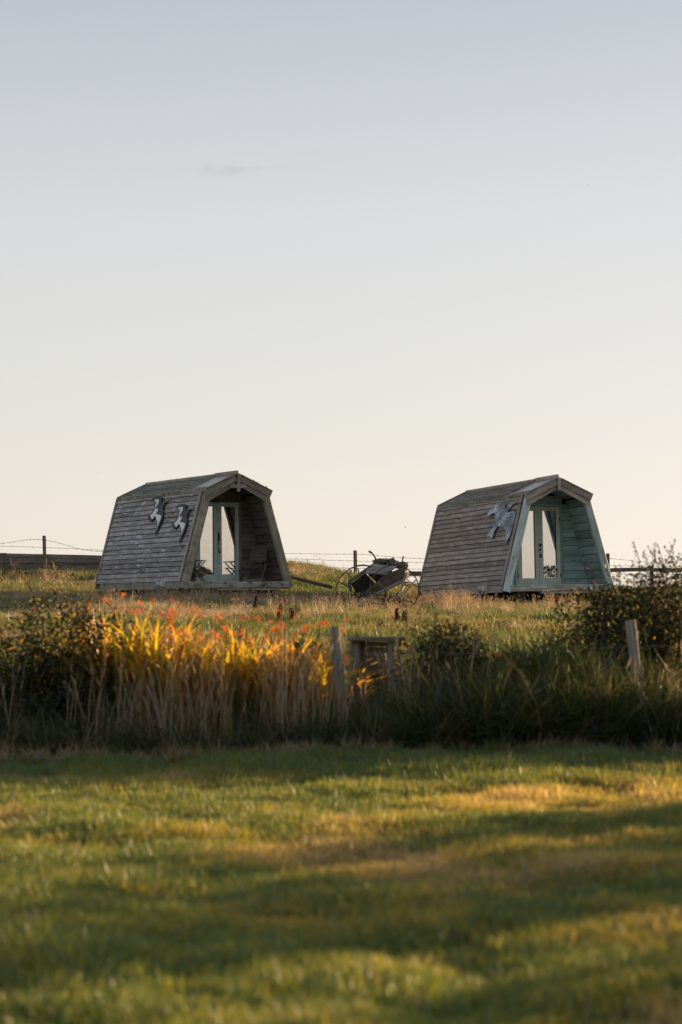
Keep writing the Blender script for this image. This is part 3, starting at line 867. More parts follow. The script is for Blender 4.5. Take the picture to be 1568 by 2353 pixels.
        if s > 0:
            m = MB()
            if not teal:
                m.tube([(x0 + .02, y - .03, 1.29), (x0 + .025, y - .065, 1.27), (x0 + .03, y - .07, 1.20), (x0 + .025, y - .065, 1.13), (x0 + .02, y - .03, 1.11)], .009)
                m.box((x0 + .02, y - .03, 1.20), (.03, .008, .22))
                for zz in (1.04, .93):
                    l_ = MB(); l_.box((x0 + .02, y - .035, zz), (.035, .02, .045)); l_.build('lock', M_IRON, door)
                l_ = MB(); l_.box((x0 + .035, y - .04, .86), (.045, .03, .05)); l_.build('padlock', M_IRON, door)
            else:
                m.tube([(x0 + .02, y - .02, 1.11), (x0 + .02, y - .05, 1.11), (x0 + .02, y - .055, 1.11), (x0 + .02, y - .085, 1.11)], [.02, .014, .033, .026], 10)
                l_ = MB(); l_.box((x0 + .02, y - .03, 1.0), (.035, .02, .045)); l_.build('lock', M_IRON, door)
                l_ = MB(); l_.box((x0 + .03, y - .035, .86), (.04, .025, .09)); l_.build('padlock', M_IRON, door)
            m.build('handle', M_BLACK if teal else M_IRON, door)
            if not teal:
                m = MB(); m.box((-.02, y - .035, 1.99), (.13, .02, .012)); m.build('bolt', M_IRON, door)
    # electric hook-up on the skirt
    up = Vector((-SL.x * 1, 0, SL.z)); out = Vector((-SL.z, 0, -SL.x)).normalized()
    yy = .98 if not teal else 1.05
    bx = Vector((-WB, yy, 0)) + Vector((-SL.x, 0, SL.z)) * .10 + out * .05
    m = MB(); m.box(bx, (.09, .13, .12)); m.box(bx + Vector((-.05, .01, -.01)), (.06, .09, .09)); ho = m.build('power_inlet', M_WHITE, root)
    m = MB(); m.tube([bx + Vector((-.09, .05, -.01)), bx + Vector((-.14, .06, .005))], [.052, .052], 12); m.build('lid_rim', M_WHITE, ho)
    m = MB(); m.tube([bx + Vector((-.13, .06, .0)), bx + Vector((-.152, .064, .007))], [.036, .034], 12); m.build('lid', M_BLUE, ho)
    m = MB(); m.tube([bx + Vector((-.09, .04, -.06)), bx + Vector((-.10, .05, -.14)), bx + Vector((-.11, .06, -.22))], [.036, .032, .024], 10); m.build('plug', M_BLUE, ho)
    m = MB(); m.tube([bx + Vector((-.11, .06, -.22)), bx + Vector((-.112, .065, -.27))], .026, 8); m.build('plug_collar', M_WHITE, ho)
    m = MB(); m.tube([bx + Vector((-.112, .065, -.27)), bx + Vector((-.12, .07, -.40)), bx + Vector((-.10, .1, -.5))], .011, 6); m.build('cable', M_BLUE, ho)
    # bearers underneath
    for xx in (-WB + .35, 0, WB - .35):
        plank('bearer', (xx, .12, -.10), (xx, LN - .6, -.10), (0, 0, 1), .16, .1, M_DARK, root, 1)
    for yy in (.35, 2.2, 4.2):
        for xx in (-WB + .35, 0, WB - .35):
            m = MB(); m.box((xx, yy, -.32), (.22, .22, .28)); m.build('pier', M_DARK, root)
    return root

POD1 = make_pod(0, 'grey weathered timber pod with two black and white bird cutouts on its side')
POD2 = make_pod(1, 'timber pod with teal painted porch and one mottled bird cutout')
bpy.context.view_layer.update()

# low timbers lying in front of the pods
o = plank('ground_timber', POD1.matrix_world @ Vector((-.25, -.25, -.32)), POD1.matrix_world @ Vector((1.72, -.12, -.27)), (0, 0, 1), .07, .12, M_BEAM, None, 1)
tag(o, 'dark squared timber on the ground before the grey pod', 'timber', 'timbers on the ground before the pods')
o = plank('ground_timber', POD2.matrix_world @ Vector((-.75, -.22, -.27)), POD2.matrix_world @ Vector((1.45, -.22, -.27)), (0, 0, 1), .06, .12, M_TRIM2, None, 2)
tag(o, 'pale squared timber on the ground before the teal pod', 'timber', 'timbers on the ground before the pods')
m = MB(); q = POD1.matrix_world
m.tube([q @ Vector((.92, -.18, -.13)), q @ Vector((.95, .12, -.13))], .10, 12)
o = m.build('log', M_LOG, None, False); o.scale = (1, 1, 1)
tag(o, 'round sawn log wedged under the deck beam of the grey pod', 'log')

# bird cutouts hanging on the siding: outlines laid on the wall plane
def on_wall(pod, px, py, lift):
    """where a sight line meets the pod's left wall, lifted off it"""
    inv = pod.matrix_world.inverted()
    o = inv @ Vector((0, 0, EYE)); d = (inv.to_3x3() @ ray(px, py))
    n = Vector((-SL.z, 0, -SL.x)).normalized(); p0 = Vector((-WB, 0, 0)) + n * lift
    t = (p0 - o).dot(n) / d.dot(n)
    return pod.matrix_world @ (o + d * t)
def wall_n(pod): return (pod.matrix_world.to_3x3() @ Vector((-SL.z, 0, -SL.x)).normalized()).normalized()
def c5(p, dx=0, dy=0): return ((560 + (p[0] + dx) * .16582) / 1.74107, (1960 + (p[1] + dy) * .16582) / 1.74107)
def c6(p): return ((1900 + p[0] * .14031) / 1.74107, (1980 + p[1] * .14031) / 1.74107)
B_BODY = [(295,238),(345,190),(410,168),(500,152),(545,165),(555,200),(535,240),(535,300),(548,328),(590,285),(603,238),(640,226),(662,243),(652,285),(640,310),(602,370),(572,430),(577,500),(580,600),(555,690),(520,790),(480,890),(430,1010),(392,1106),(382,1098),(393,1010),(410,930),(425,830),(410,740),(385,665),(357,630),(325,680),(305,735),(290,776),(262,766),(227,722),(206,662),(215,632),(245,613),(290,590),(325,530),(350,460),(366,380),(388,300),(370,262),(345,242),(310,250)]
B_WH1 = [(347,243),(395,226),(455,224),(456,290),(430,350),(400,395),(368,472),(352,470),(362,440),(380,350),(392,298),(374,264)]
B_WH2 = [(352,480),(400,462),(446,444),(430,510),(385,585),(385,640),(357,628),(325,680),(302,716),(272,668),(248,612),(292,594),(328,532)]
B_WH3 = [(380,592),(450,592),(512,620),(506,680),(480,750),(450,820),(425,890),(402,968),(408,930),(427,830),(412,740),(387,664)]
B_BEAK = [(640,268),(662,243),(742,210),(746,224),(652,286)]
B_EYE = [(612,262),(624,250),(634,262),(622,276)]
def cut(name, pod, pts, conv, lift, th, mat, parent=None, root=None):
    n = wall_n(pod)
    P = [on_wall(pod, *conv(p), lift) for p in pts]
    c = sum(P, Vector()) / len(P)
    if root is None:
        m = MB(); m.prism([p - c for p in P], n * th); o = m.build(name, mat); o.location = c
        return o, c
    m = MB(); m.prism([p - root for p in P], n * th); return m.build(name, mat, parent), root
def gull(dx, dy, label):
    cv = lambda p: c5(p, dx, dy)
    r0 = on_wall(POD1, *cv((430, 600)), .06)
    root = empty('bird_cutout', r0, label, 'bird cutout', 'bird cutouts fixed to the pod sides')
    # bodies and paint built round the same origin
    cut('body', POD1, B_BODY, cv, .055, .022, M_BIRDK, root, r0)
    for w in (B_WH1, B_WH2, B_WH3): cut('white_patch', POD1, w, cv, .0778, .003, M_BIRDW, root, r0)
    cut('beak', POD1, B_BEAK, cv, .058, .020, M_BEAK, root, r0)
    cut('eye', POD1, B_EYE, cv, .0778, .003, M_BIRDW, root, r0)
    return root
gull(0, 0, 'black and white wooden bird cutout higher up, farther from the porch of the grey pod')
gull(578, 188, 'black and white wooden bird cutout lower down, beside the porch of the grey pod')
W_BODY = [(380,620),(400,540),(440,460),(500,390),(580,310),(680,245),(760,214),(850,215),(885,240),(890,300),(875,380),(868,435),(905,420),(955,340),(1005,285),(1075,240),(1150,207),(1230,200),(1290,224),(1330,232),(1290,250),(1220,237),(1150,255),(1085,300),(1025,370),(975,440),(942,520),(1000,505),(1060,467),(1120,460),(1160,490),(1170,560),(1160,660),(1140,760),(1110,880),(1080,1000),(1040,1110),(990,1210),(940,1320),(905,1410),(885,1400),(888,1330),(892,1200),(905,1100),(910,1020),(880,980),(820,942),(760,910),(700,897),(660,920),(610,990),(570,1060),(550,1130),(530,1200),(505,1245),(460,1220),(400,1195),(380,1170),(400,1110),(450,1040),(510,960),(570,870),(598,800),(604,700),(615,620),(625,555),(590,535),(520,542),(450,580),(395,615)]
r0 = on_wall(POD2, *c6((780, 700)), .06)
wb = empty('bird_cutout', r0, 'mottled blue grey wading bird cutout with long curved beak on the teal pod', 'bird cutout', 'bird cutouts fixed to the pod sides')
cut('body', POD2, W_BODY, c6, .055, .024, M_MOTTLE, wb, r0)
for (a, b, w) in [((410,1130),(500,1190),14),((430,1085),(530,1150),14),((455,1045),(540,1100),12),((480,1005),(560,1050),12),((510,965),(585,1005),11),((540,925),(610,960),10),
                  ((425,530),(455,560),10),((450,480),(490,530),10),((490,440),(530,500),10),((540,400),(575,460),9),((900,1330),(930,1290),9),((910,1270),(960,1230),9),((915,1220),(985,1180),8)]:
    d = Vector((b[0] - a[0], b[1] - a[1])).normalized(); n2 = Vector((-d.y, d.x)) * w
    cut('painted_stripe', POD2, [(a[0] + n2.x * .6, a[1] + n2.y * .6), (b[0] + n2.x * .6, b[1] + n2.y * .6), (b[0] - n2.x * .6, b[1] - n2.y * .6), (a[0] - n2.x * .6, a[1] - n2.y * .6)], c6, .0798, .002, M_BIRDW, wb, r0)

# curtains inside the doors
def curtain(pod, x0, x1, label, spread):
    V, Fc = [], []
    n, mrows = 26, 6
    for j in range(mrows):
        z = .33 + 1.56 * j / (mrows - 1)
        for i_ in range(n):
            t = i_ / (n - 1); k = 1 + spread * (1 - j / (mrows - 1))
            V.append((x0 + (x1 - x0) * t * k, 1.12 + .06 + .018 * math.sin(t * 26), z))
    for j in range(mrows - 1):
        for i_ in range(n - 1):
            Fc.append((j * n + i_, j * n + i_ + 1, (j + 1) * n + i_ + 1, (j + 1) * n + i_))
    me = mesh_np('curtain', V, Fc, True)
    o = link_mesh('curtain', me, None, M_CURTAIN)
    o.matrix_world = pod.matrix_world.copy()
    md = o.modifiers.new('solid', 'SOLIDIFY'); md.thickness = .004
    tag(o, label, 'curtain', 'curtains behind the glass doors')
curtain(POD1, -.47, -.36, 'white curtain drawn aside behind the glass of the grey pod', .25)
curtain(POD2, -.47, -.37, 'white curtain drawn aside behind the glass of the teal pod', 1.0)

# added leaf shapes imitating a reflection of shrubs in the teal pod's right pane
rt = empty('shrub_reflection', POD2.matrix_world @ Vector((.28, 1.04, .34)), 'white and dark leaf shapes imitating shrubs reflected in the teal pod right pane', 'plant')
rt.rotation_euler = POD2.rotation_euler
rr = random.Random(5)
for nm, mt, n in (('dark_leaf', M_SHRUB, 34), ('reflection_petal', M_BIRDW, 26)):  # leaf and petal shapes that make up the imitated reflection
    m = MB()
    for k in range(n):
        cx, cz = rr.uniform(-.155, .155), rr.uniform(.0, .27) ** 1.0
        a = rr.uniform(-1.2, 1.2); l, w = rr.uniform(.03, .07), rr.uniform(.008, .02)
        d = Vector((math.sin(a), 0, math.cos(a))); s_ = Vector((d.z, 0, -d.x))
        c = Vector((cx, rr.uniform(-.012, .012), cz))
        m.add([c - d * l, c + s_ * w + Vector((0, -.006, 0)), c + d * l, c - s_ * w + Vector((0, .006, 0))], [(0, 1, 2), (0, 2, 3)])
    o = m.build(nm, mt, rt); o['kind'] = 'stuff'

# ------------------------------------------------------------------ folding chairs
def chair(mw, label):
    root = empty('folding_chair', (0, 0, 0), label, 'chair', 'folding chairs on the porch of the grey pod')
    root.matrix_world = mw
    W = .25
    for s in (-1, 1):
        plank('leg', (s * W, -.28, 0), (s * W, .20, .52), (1, 0, 0), .028, .035, M_CHAIR, root, 1)
        plank('leg', (s * (W - .035), .26, 0), (s * (W - .035), -.22, .44), (1, 0, 0), .028, .035, M_CHAIR, root, 1)
        plank('back_post', (s * (W - .03), .10, .38), (s * (W - .03), .34, 1.02), (1, 0, 0), .028, .04, M_CHAIR, root, 1)
        plank('armrest', (s * W, -.28, .60), (s * W, .24, .62), (1, 0, 0), .045, .022, M_CHAIR, root, 1)
        plank('arm_support', (s * W, -.22, .585), (s * W, -.08, .42), (1, 0, 0), .025, .03, M_CHAIR, root, 1)
    for k in range(7):
        y = -.22 + k * .062
        plank('seat_slat', (-W + .02, y, .43), (W - .02, y, .43), (0, 1, 0), .045, .014, M_CHAIR, root, k % 2)
    for k in range(8):
        z = .60 + k * .056
        y = .10 + (z - .38) * .375
        plank('back_slat', (-W + .01, y - .022, z), (W - .01, y - .022, z), (0, .35, 1), .042, .012, M_CHAIR, root, k % 2)
    plank('stretcher', (-W, -.20, .09), (W, -.20, .09), (0, 0, 1), .04, .018, M_CHAIR, root, 1)
    plank('stretcher', (-W, .18, .07), (W, .18, .07), (0, 0, 1), .04, .018, M_CHAIR, root, 1)
    return root
chair(POD1.matrix_world @ Matrix.Translation((.72, .55, .115)) @ Matrix.Rotation(R(-48), 4, 'Z') @ Matrix.Scale(.86, 4), 'weathered slatted folding chair on the right side of the porch')
chair(POD1.matrix_world @ Matrix.Translation((-.86, .42, .115)) @ Matrix.Rotation(R(58), 4, 'Z') @ Matrix.Scale(.86, 4) , 'folding chair half hidden behind the left post of the porch')
m = MB(); q = POD1.matrix_world @ Vector((-.80, .36, .34))
bm = bmesh.new(); bmesh.ops.create_icosphere(bm, subdivisions=2, radius=.15)
for v in bm.verts:
    v.co.x *= 1.15; v.co.z *= .62; v.co *= 1 + .12 * math.sin(v.co.x * 31 + v.co.y * 17) + .06 * math.cos(v.co.z * 40)
me = bpy.data.meshes.new('log'); bm.to_mesh(me); bm.free()
o = link_mesh('driftwood_lump', me, None, M_LOG); o.location = q
tag(o, 'brown lump of wood beneath the arm of the half hidden chair', 'driftwood')

# ------------------------------------------------------------------ fences
D_W = 66.0
wf = empty('wire_fence', at(100, 1308, D_W), 'barbed wire fence on wooden posts along the hilltop', 'fence')
wf_o = wf.location.copy()
def W(p): return Vector(p) - wf_o
def post_px(name, x, ytop, ybase, wpx, depth, mat, parent, org, dx=0, label=None):
    a, b = at(x, ytop, depth), at(x + dx, ybase, depth)
    w = wpx / FD * depth
    o = plank(name, b - org - (a - b).normalized() * .25, a - org, (1, .25, 0), w, w * .8, mat, parent, 1)
    if label: o['label'] = label
    return o
post_px('post', 101.5, 1231, 1312, 8, D_W, M_FENCE, wf, wf_o, 2)
post_px('post', 816.5, 1265, 1335, 8, D_W, M_FENCE, wf, wf_o, 1)
post_px('post', 806.5, 1309, 1330, 5.5, D_W + 1.5, M_FENCE, wf, wf_o, 0)
post_px('post', 1397, 1272, 1355, 8, D_W, M_FENCE, wf, wf_o, 2)
c8 = lambda x, y: (x * .1832, 1177.5 + y * .1832)
c3 = lambda x, y: (643.3 + .2198 * x, 1240.6 + .2198 * y)
cr = lambda x, y: (1033.8 + .3407 * x, 1234.9 + .3407 * y)
strands = [
    [c8(*p) for p in [(-300, 420), (0, 392), (130, 385), (220, 360), (320, 340), (400, 330), (525, 338), (600, 345), (720, 375), (840, 408), (960, 455), (1070, 480), (1170, 492), (1310, 488)]]
    + [c3(*p) for p in [(-600, 190), (60, 133), (300, 148), (500, 148), (680, 155), (780, 140), (880, 148), (1100, 175), (1510, 202)]]
    + [cr(*p) for p in [(900, 125), (1072, 135), (1200, 158), (1350, 170), (1568, 175), (1900, 160)]],
    [c8(*p) for p in [(-300, 410), (0, 422), (250, 430), (525, 438), (900, 455), (1100, 465), (1310, 475)]]
    + [c3(*p) for p in [(-600, 200), (80, 196), (400, 208), (780, 222), (1000, 226), (1300, 234), (1510, 238)]]
    + [cr(*p) for p in [(900, 188), (1080, 190), (1500, 197), (1900, 190)]],
    [c8(*p) for p in [(-300, 560), (0, 560), (525, 565), (1310, 570)]]
    + [c3(*p) for p in [(-300, 275), (230, 280), (500, 290), (780, 298), (1100, 300), (1510, 306)]]
    + [cr(*p) for p in [(900, 246), (1085, 248), (1350, 250), (1900, 255)]],
    [c3(*p) for p in [(300, 318), (600, 332), (780, 340), (1100, 375), (1510, 388)]]
    + [cr(*p) for p in [(1000, 296), (1110, 297), (1360, 300), (1900, 305)]],
]
rw = random.Random(9)
for st in strands:
    m = MB()
    P = [at(x, y, D_W - .05) - wf_o for x, y in st]
    # resample with smooth curve
    Q = []
    for a_, b_ in zip(P[:-1], P[1:]):
        nseg = max(1, int((b_ - a_).length / .35))
        for s in range(nseg): Q.append(a_.lerp(b_, s / nseg))
    Q.append(P[-1])
    for _ in range(2): Q = [Q[0]] + [(Q[i - 1] + Q[i] * 2 + Q[i + 1]) / 4 for i in range(1, len(Q) - 1)] + [Q[-1]]
    m.tube(Q, .0042, 4)
    for a_, b_ in zip(Q[:-1], Q[1:]):
        for t in (.2, .65):
            c = a_.lerp(b_, t)
            d = Vector((rw.uniform(-.3, .3), rw.uniform(-.5, .5), 1)).normalized() * .017
            m.tube([c - d, c + d], .0045, 3)
            m.tube([c - Vector((.014, 0, 0)), c + Vector((.014, 0, 0))], .007, 4)
    m.build('barbed_wire', M_WIRE, wf)

D_R = 65.0
rf = empty('rail_fence', at(1498, 1352, D_R), 'low post and rail fence of weathered timber along the hilltop', 'fence')
rf_o = rf.location.copy()
def rail(pts, thick, depth=D_R, mat=M_FENCE, var=1):
    for (a_, b_) in zip(pts[:-1], pts[1:]):
        p0, p1 = at(a_[0], a_[1], depth) - rf_o, at(b_[0], b_[1], depth) - rf_o
        plank('rail', p0, p1, (0, 0, 1), thick / FD * depth, .06, mat, rf, var)
rail([(-260, 1270), (15, 1276.0)], 10.5); rail([(15, 1276.5), (260, 1281.5)], 9.5, var=3)
rail([(940, 1318.0), (1010, 1318.5)], 11)
rail([(1370, 1311), (1497, 1307.5)], 9); rail([(1499, 1309.5), (1800, 1312)], 9, var=3)
post_px('post', 1498.5, 1302, 1356, 7.5, D_R - .12, M_FENCE, rf, rf_o, 1)
# low dark boarded barrier behind the left rail
bf = empty('board_barrier', at(110, 1310, 66.8), 'low dark weathered boarding behind the left rail', 'boarding')
for k, (ya, yb) in enumerate(((1285.5, 12), (1297, 10.5), (1307.5, 10), (1317, 10), (1327, 9))):
    for j, (xa, xb) in enumerate(((-220, 7), (3, 131), (127, 262))):
        jj = .5 * math.sin(k * 3 + j)
        plank('board', at(xa, ya + jj, 66.8 + .035 * (k % 2) + .08 * (j % 2)) - bf.location, at(xb, ya + 1.5 + jj, 66.8 + .035 * (k % 2) + .08 * (j % 2)) - bf.location, (0, 0, 1), (yb + 2.5) / FD * 66.8, .03, M_PORCH, bf, (k + j) % 4)

# fallen plank by the grey pod
o = plank('fallen_plank', at(664, 1325, 57.6), at(762, 1349, 56.5), (0, -.5, 1), .085, .045, M_CART, None, 2)
tag(o, 'old plank fallen from the bank between the grey pod and the cart', 'plank')

# ------------------------------------------------------------------ wrecked cart
c7 = lambda x, y: ((1320 + x * .2551) / 1.74107, (2180 + y * .2551) / 1.74107)
CD = 52.0
def C(x, y, dd=0.0): return at(*c7(x, y), CD + dd)
co = C(850, 900)
ct = empty('wrecked_cart', co, 'broken wooden cart with two iron tyred spoked wheels between the pods', 'cart')
def cp(name, a, b, wd, w, t, mat=M_CART, var=0): return plank(name, a - co, b - co, wd, w, t, mat, ct, var, rough=3.0)
def tyre(cx, cy, rpx, dd, tilt, a0, a1, name='tyre', rr=.013, ry=1.0):
    c = C(cx, cy, dd) - co; r = rpx * .2551 / 1.74107 / FD * (CD + dd)
    pts = []
    n = 40
    for k in range(n + 1):
        a = R(a0 + (a1 - a0) * k / n)
        pts.append(c + Vector((math.cos(a) * r, math.sin(a) * r * math.sin(tilt), math.sin(a) * r * math.cos(tilt) * ry)))
    # flat iron band: rectangular section
    V, Fc = [], []
    for k, p in enumerate(pts):
        rad = (p - c).normalized()
        for (u, v) in ((-.02, -.006), (.02, -.006), (.02, .006), (-.02, .006)):
            V.append(p + Vector((0, 1, 0)) * u + rad * v * 2.0)
    for k in range(n):
        for j in range(4): Fc.append((k * 4 + j, k * 4 + (j + 1) % 4, (k + 1) * 4 + (j + 1) % 4, (k + 1) * 4 + j))
    Fc += [(0, 1, 2, 3), (n * 4 + 3, n * 4 + 2, n * 4 + 1, n * 4)]
    m = MB(); m.add(V, Fc); return m.build(name, M_IRON, ct)
tyre(1012, 700, 385, -.28, .10, -50, 232)
tyre(520, 742, 425, .42, .12, 62, 190)
# hub of the near wheel
hub = C(1085, 850, -.35) - co
m = MB(); m.tube([hub + Vector((.0, .12, 0)), hub + Vector((.0, .02, 0)), hub + Vector((0, -.06, 0)), hub + Vector((0, -.13, 0))], [.05, .075, .07, .052], 14)
hb = m.build('hub', M_CART, ct)
m = MB(); m.tube([hub + Vector((0, -.135, 0)), hub + Vector((0, -.128, 0))], .032, 12); m.build('hub_cap', M_BLACK, hb)
m = MB(); m.tube([hub + Vector((0, -.02, 0)), hub + Vector((0, -.04, 0))], .080, 14); m.build('hub_band', M_IRON, hb)
for (x, y, dd, w) in [(755, 592, -.45, .036), (672, 757, -.42, .036), (1352, 545, -.36, .034), (1212, 455, -.25, .036), (1412, 930, -.40, .032), (1205, 975, -.36, .030), (1112, 965, -.34, .030), (985, 1010, -.36, .03), (655, 838, -.25, .030), (650, 905, -.22, .028)]:
    e_ = C(x, y, dd) - co; st_ = hub + (e_ - hub).normalized() * .05
    plank('spoke', st_, e_, (0, 1, 0), w, w * .8, M_CARTL if y < 700 else M_CART, ct, 1)
# far wheel: spokes and the surviving felloe
for (x0, y0, x1, y1) in [(272, 432, 355, 548), (165, 590, 318, 668), (140, 748, 305, 760), (440, 372, 462, 450)]:
    cp('spoke', C(x0, y0, .40), C(x1, y1, .36), (0, 1, 0), .032, .028)
fp = [(350, 372), (400, 348), (470, 330), (540, 325), (600, 340), (640, 345), (640, 322), (590, 315), (530, 305), (460, 310), (400, 325), (345, 350)]
m = MB(); m.prism([C(x, y, .38) - co for x, y in fp], (0, .06, 0)); m.build('felloe', M_CARTL, ct)
# body: tipped box, boards along its length
A0, A1 = C(340, 620, -.10), C(875, 480, -.18)      # front lower edge points
def quad(name, P, th, mat, n=3, jag=.012):
    """a panel of n boards between edge P0-P1 (along the boards) and P3-P2"""
    P = [Vector(p) for p in P]
    rj = random.Random(len(name) + n)
    for k in range(n):
        a = P[0].lerp(P[3], k / n); b = P[1].lerp(P[2], k / n); c = P[1].lerp(P[2], (k + 1) / n); d = P[0].lerp(P[3], (k + 1) / n)
        gap = .02
        a, d = a.lerp(d, gap), d.lerp(a, gap); b, c = b.lerp(c, gap), c.lerp(b, gap)
        ex = (b - a).normalized()
        low, top = [], []
        seg = 7
        for s in range(seg + 1):
            t = s / seg
            low.append(a.lerp(b, t) + (d - a).normalized() * rj.uniform(0, jag)); top.append(d.lerp(c, t) - (d - a).normalized() * rj.uniform(0, jag))
        low[0] -= ex * rj.uniform(-.04, .03); low[-1] += ex * rj.uniform(-.04, .03); top[0] -= ex * rj.uniform(-.04, .03); top[-1] += ex * rj.uniform(-.04, .03)
        nrm = (b - a).cross(d - a).normalized()
        m = MB(); m.prism([p - co for p in low + top[::-1]], nrm * th)
        m.build(name, mat, ct)
quad('side_board', [C(470, 830, -.10), C(1130, 590, .10), C(1195, 330, .12), C(840, 470, -.12)], .03, M_CART, 3)
quad('side_board', [C(1130, 590, .10), C(1232, 520, .55), C(1190, 310, .55), C(1060, 345, .12)], .03, M_CART, 2)
quad('floor_board', [C(335, 790, .48), C(455, 838, -.08), C(1120, 600, .12), C(1000, 590, .6)], .03, M_DARK, 2)  # near black colour stands for the shadow inside the box
quad('end_board', [C(306, 592, .50), C(322, 760, .48), C(352, 740, .30), C(338, 580, .30)], .03, M_CART, 1)
quad('side_board', [C(318, 590, .52), C(420, 810, .52), C(1180, 540, .62), C(760, 250, .62)], .03, M_DARK, 2)  # far inner side, shadow painted in as near black
quad('top_board', [C(505, 452, -.14), C(862, 478, -.16), C(1062, 345, .10), C(700, 312, .10)], .028, M_CARTL, 3, .01)
cp('edge_rail', C(295, 585, -.10), C(760, 262, .15), (0, .3, 1), .07, .06)
# splintered timbers heaped on top
rr = random.Random(12)
for k in range(34):
    t = (k % 17) / 16
    x = 745 + 420 * t; y = 268 + 36 * t + rr.uniform(-38, 26)
    a_, b_ = C(x - rr.uniform(30, 80), y + rr.uniform(-5, 22), .2 + rr.uniform(-.1, .2)), C(x + rr.uniform(30, 70), y + rr.uniform(-12, 12), .3 + rr.uniform(-.1, .2))
    cp('splintered_board', a_, b_, (rr.uniform(-.3, .3), .4, 1), rr.uniform(.05, .12), rr.uniform(.02, .06), M_CART if k % 4 else M_CARTL, k % 5)
cp('shaft', C(372, 975, -.5), C(880, 700, -.32), (0, 0, 1), .062, .055, M_CARTL, 1)
cp('shaft', C(860, 715, -.32), C(1122, 572, -.15), (0, 0, 1), .075, .055, M_CARTL, 2)
cp('axle', C(600, 905, -.1), C(1080, 850, -.25), (0, 0, 1), .06, .06, M_CART, 1)
cp('axle', C(1060, 870, -.2), C(720, 940, .5), (0, 0, 1), .045, .05, M_CART, 1)
cp('strut', C(1210, 450, .0), C(1070, 800, -.2), (0, 1, 0), .045, .04, M_CARTL, 1)
cp('strut', C(880, 720, .3), C(878, 860, .3), (0, 1, 0), .035, .04, M_CART, 1)
def rod(name, pts, r, mat=M_IRON):
    m = MB(); m.tube([C(x, y, d) - co for x, y, d in pts], r, 7); return m.build(name, mat, ct)
rod('iron_rod', [(745, 258, .1), (715, 205, .1), (680, 150, .1), (650, 118, .08), (612, 98, .06)], [.018, .017, .017, .018, .020])
rod('rod_fitting', [(632, 108, .06), (630, 135, .06)], .016)
rod('iron_hook', [(1150, 298, .2), (1140, 260, .2), (1143, 215, .2), (1162, 176, .18)], [.018, .018, .017, .013])
rod('iron_rod', [(1210, 540, .1), (1300, 610, .05), (1385, 660, .0), (1440, 655, .0)], .011)
rod('iron_ring', [(1175, 590, 0), (1210, 585, 0), (1245, 590, 0), (1250, 615, 0), (1225, 640, 0), (1190, 625, 0), (1165, 600, 0)], .014)
rod('chassis_iron', [(1160, 640, .0), (1120, 730, -.1), (1040, 780, -.15)], .025, M_BLACK)
rod('twine', [(1180, 305, .1), (1215, 300, .08), (1240, 330, .08), (1225, 362, .08), (1200, 345, .08), (1185, 320, .1), (1195, 380, .08), (1215, 425, .06), (1250, 440, .05), (1262, 420, .05)], .005, M_STRAWTWINE)

# ------------------------------------------------------------------ dock plants in the field
def dock(px, py, h, seed):
    d = 48.0
    for _ in range(30):
        p = at(px, py, d); z = gz(p.x, d)
        d += (p.z - z) * 4 if abs(p.z - z) < 2 else 0
        d = min(max(d, 40), 56)
    p = at(px, py, d); p.z = gz(p.x, d)
    root = empty('dock_plant', p, 'dead red brown dock stalk standing in the pale grass', 'plant', 'dead dock stalks in the pale grass')
    r_ = random.Random(seed)
    for k in range(3):
        m = MB(); hh = h * r_.uniform(.7, 1.05); lx, ly = r_.uniform(-.2, .2), r_.uniform(-.15, .15)
        pts = [(r_.uniform(-.03, .03) + lx * t * hh, ly * t * hh, hh * t) for t in (0, .35, .7, 1)]
        m.tube(pts, [.008, .007, .006, .003], 5)
        stk = m.build('stalk', M_DOCK, root)
        V, Fc, Rn = [], [], []
        for q in range(70):
            t = r_.uniform(.3, 1.0); a = r_.uniform(0, 6.28); sp = .045 * (1.2 - t)
            c = np.array((lx * t * hh + math.cos(a) * sp, ly * t * hh + math.sin(a) * sp, hh * t + r_.uniform(-.02, .03)))
            s_ = r_.uniform(.008, .018); b = len(V)
            u = np.array((math.cos(a), math.sin(a), .4)) * s_; w = np.array((-math.sin(a), math.cos(a), .5)) * s_
            V += [c - u, c + w, c + u, c - w]; Fc += [(b, b + 1, b + 2), (b, b + 2, b + 3)]; Rn += [r_.random()] * 4
        me = mesh_np('seed_cluster', V, Fc, False, {'rnd': Rn}); link_mesh('seed_cluster', me, stk, M_DOCK)
for k, (px, py, h) in enumerate([(583, 1412, .36), (642, 1428, .34), (672, 1436, .34), (684, 1426, .28), (916, 1438, .34), (930, 1440, .28), (150, 1410, .3)]):
    dock(px, py, h, k)

# ------------------------------------------------------------------ hedge row
HD = 25.0
def hx(px, d=HD): return (px - 784) / FD * d
def hz(py, d=HD): return at(784, py, d).z

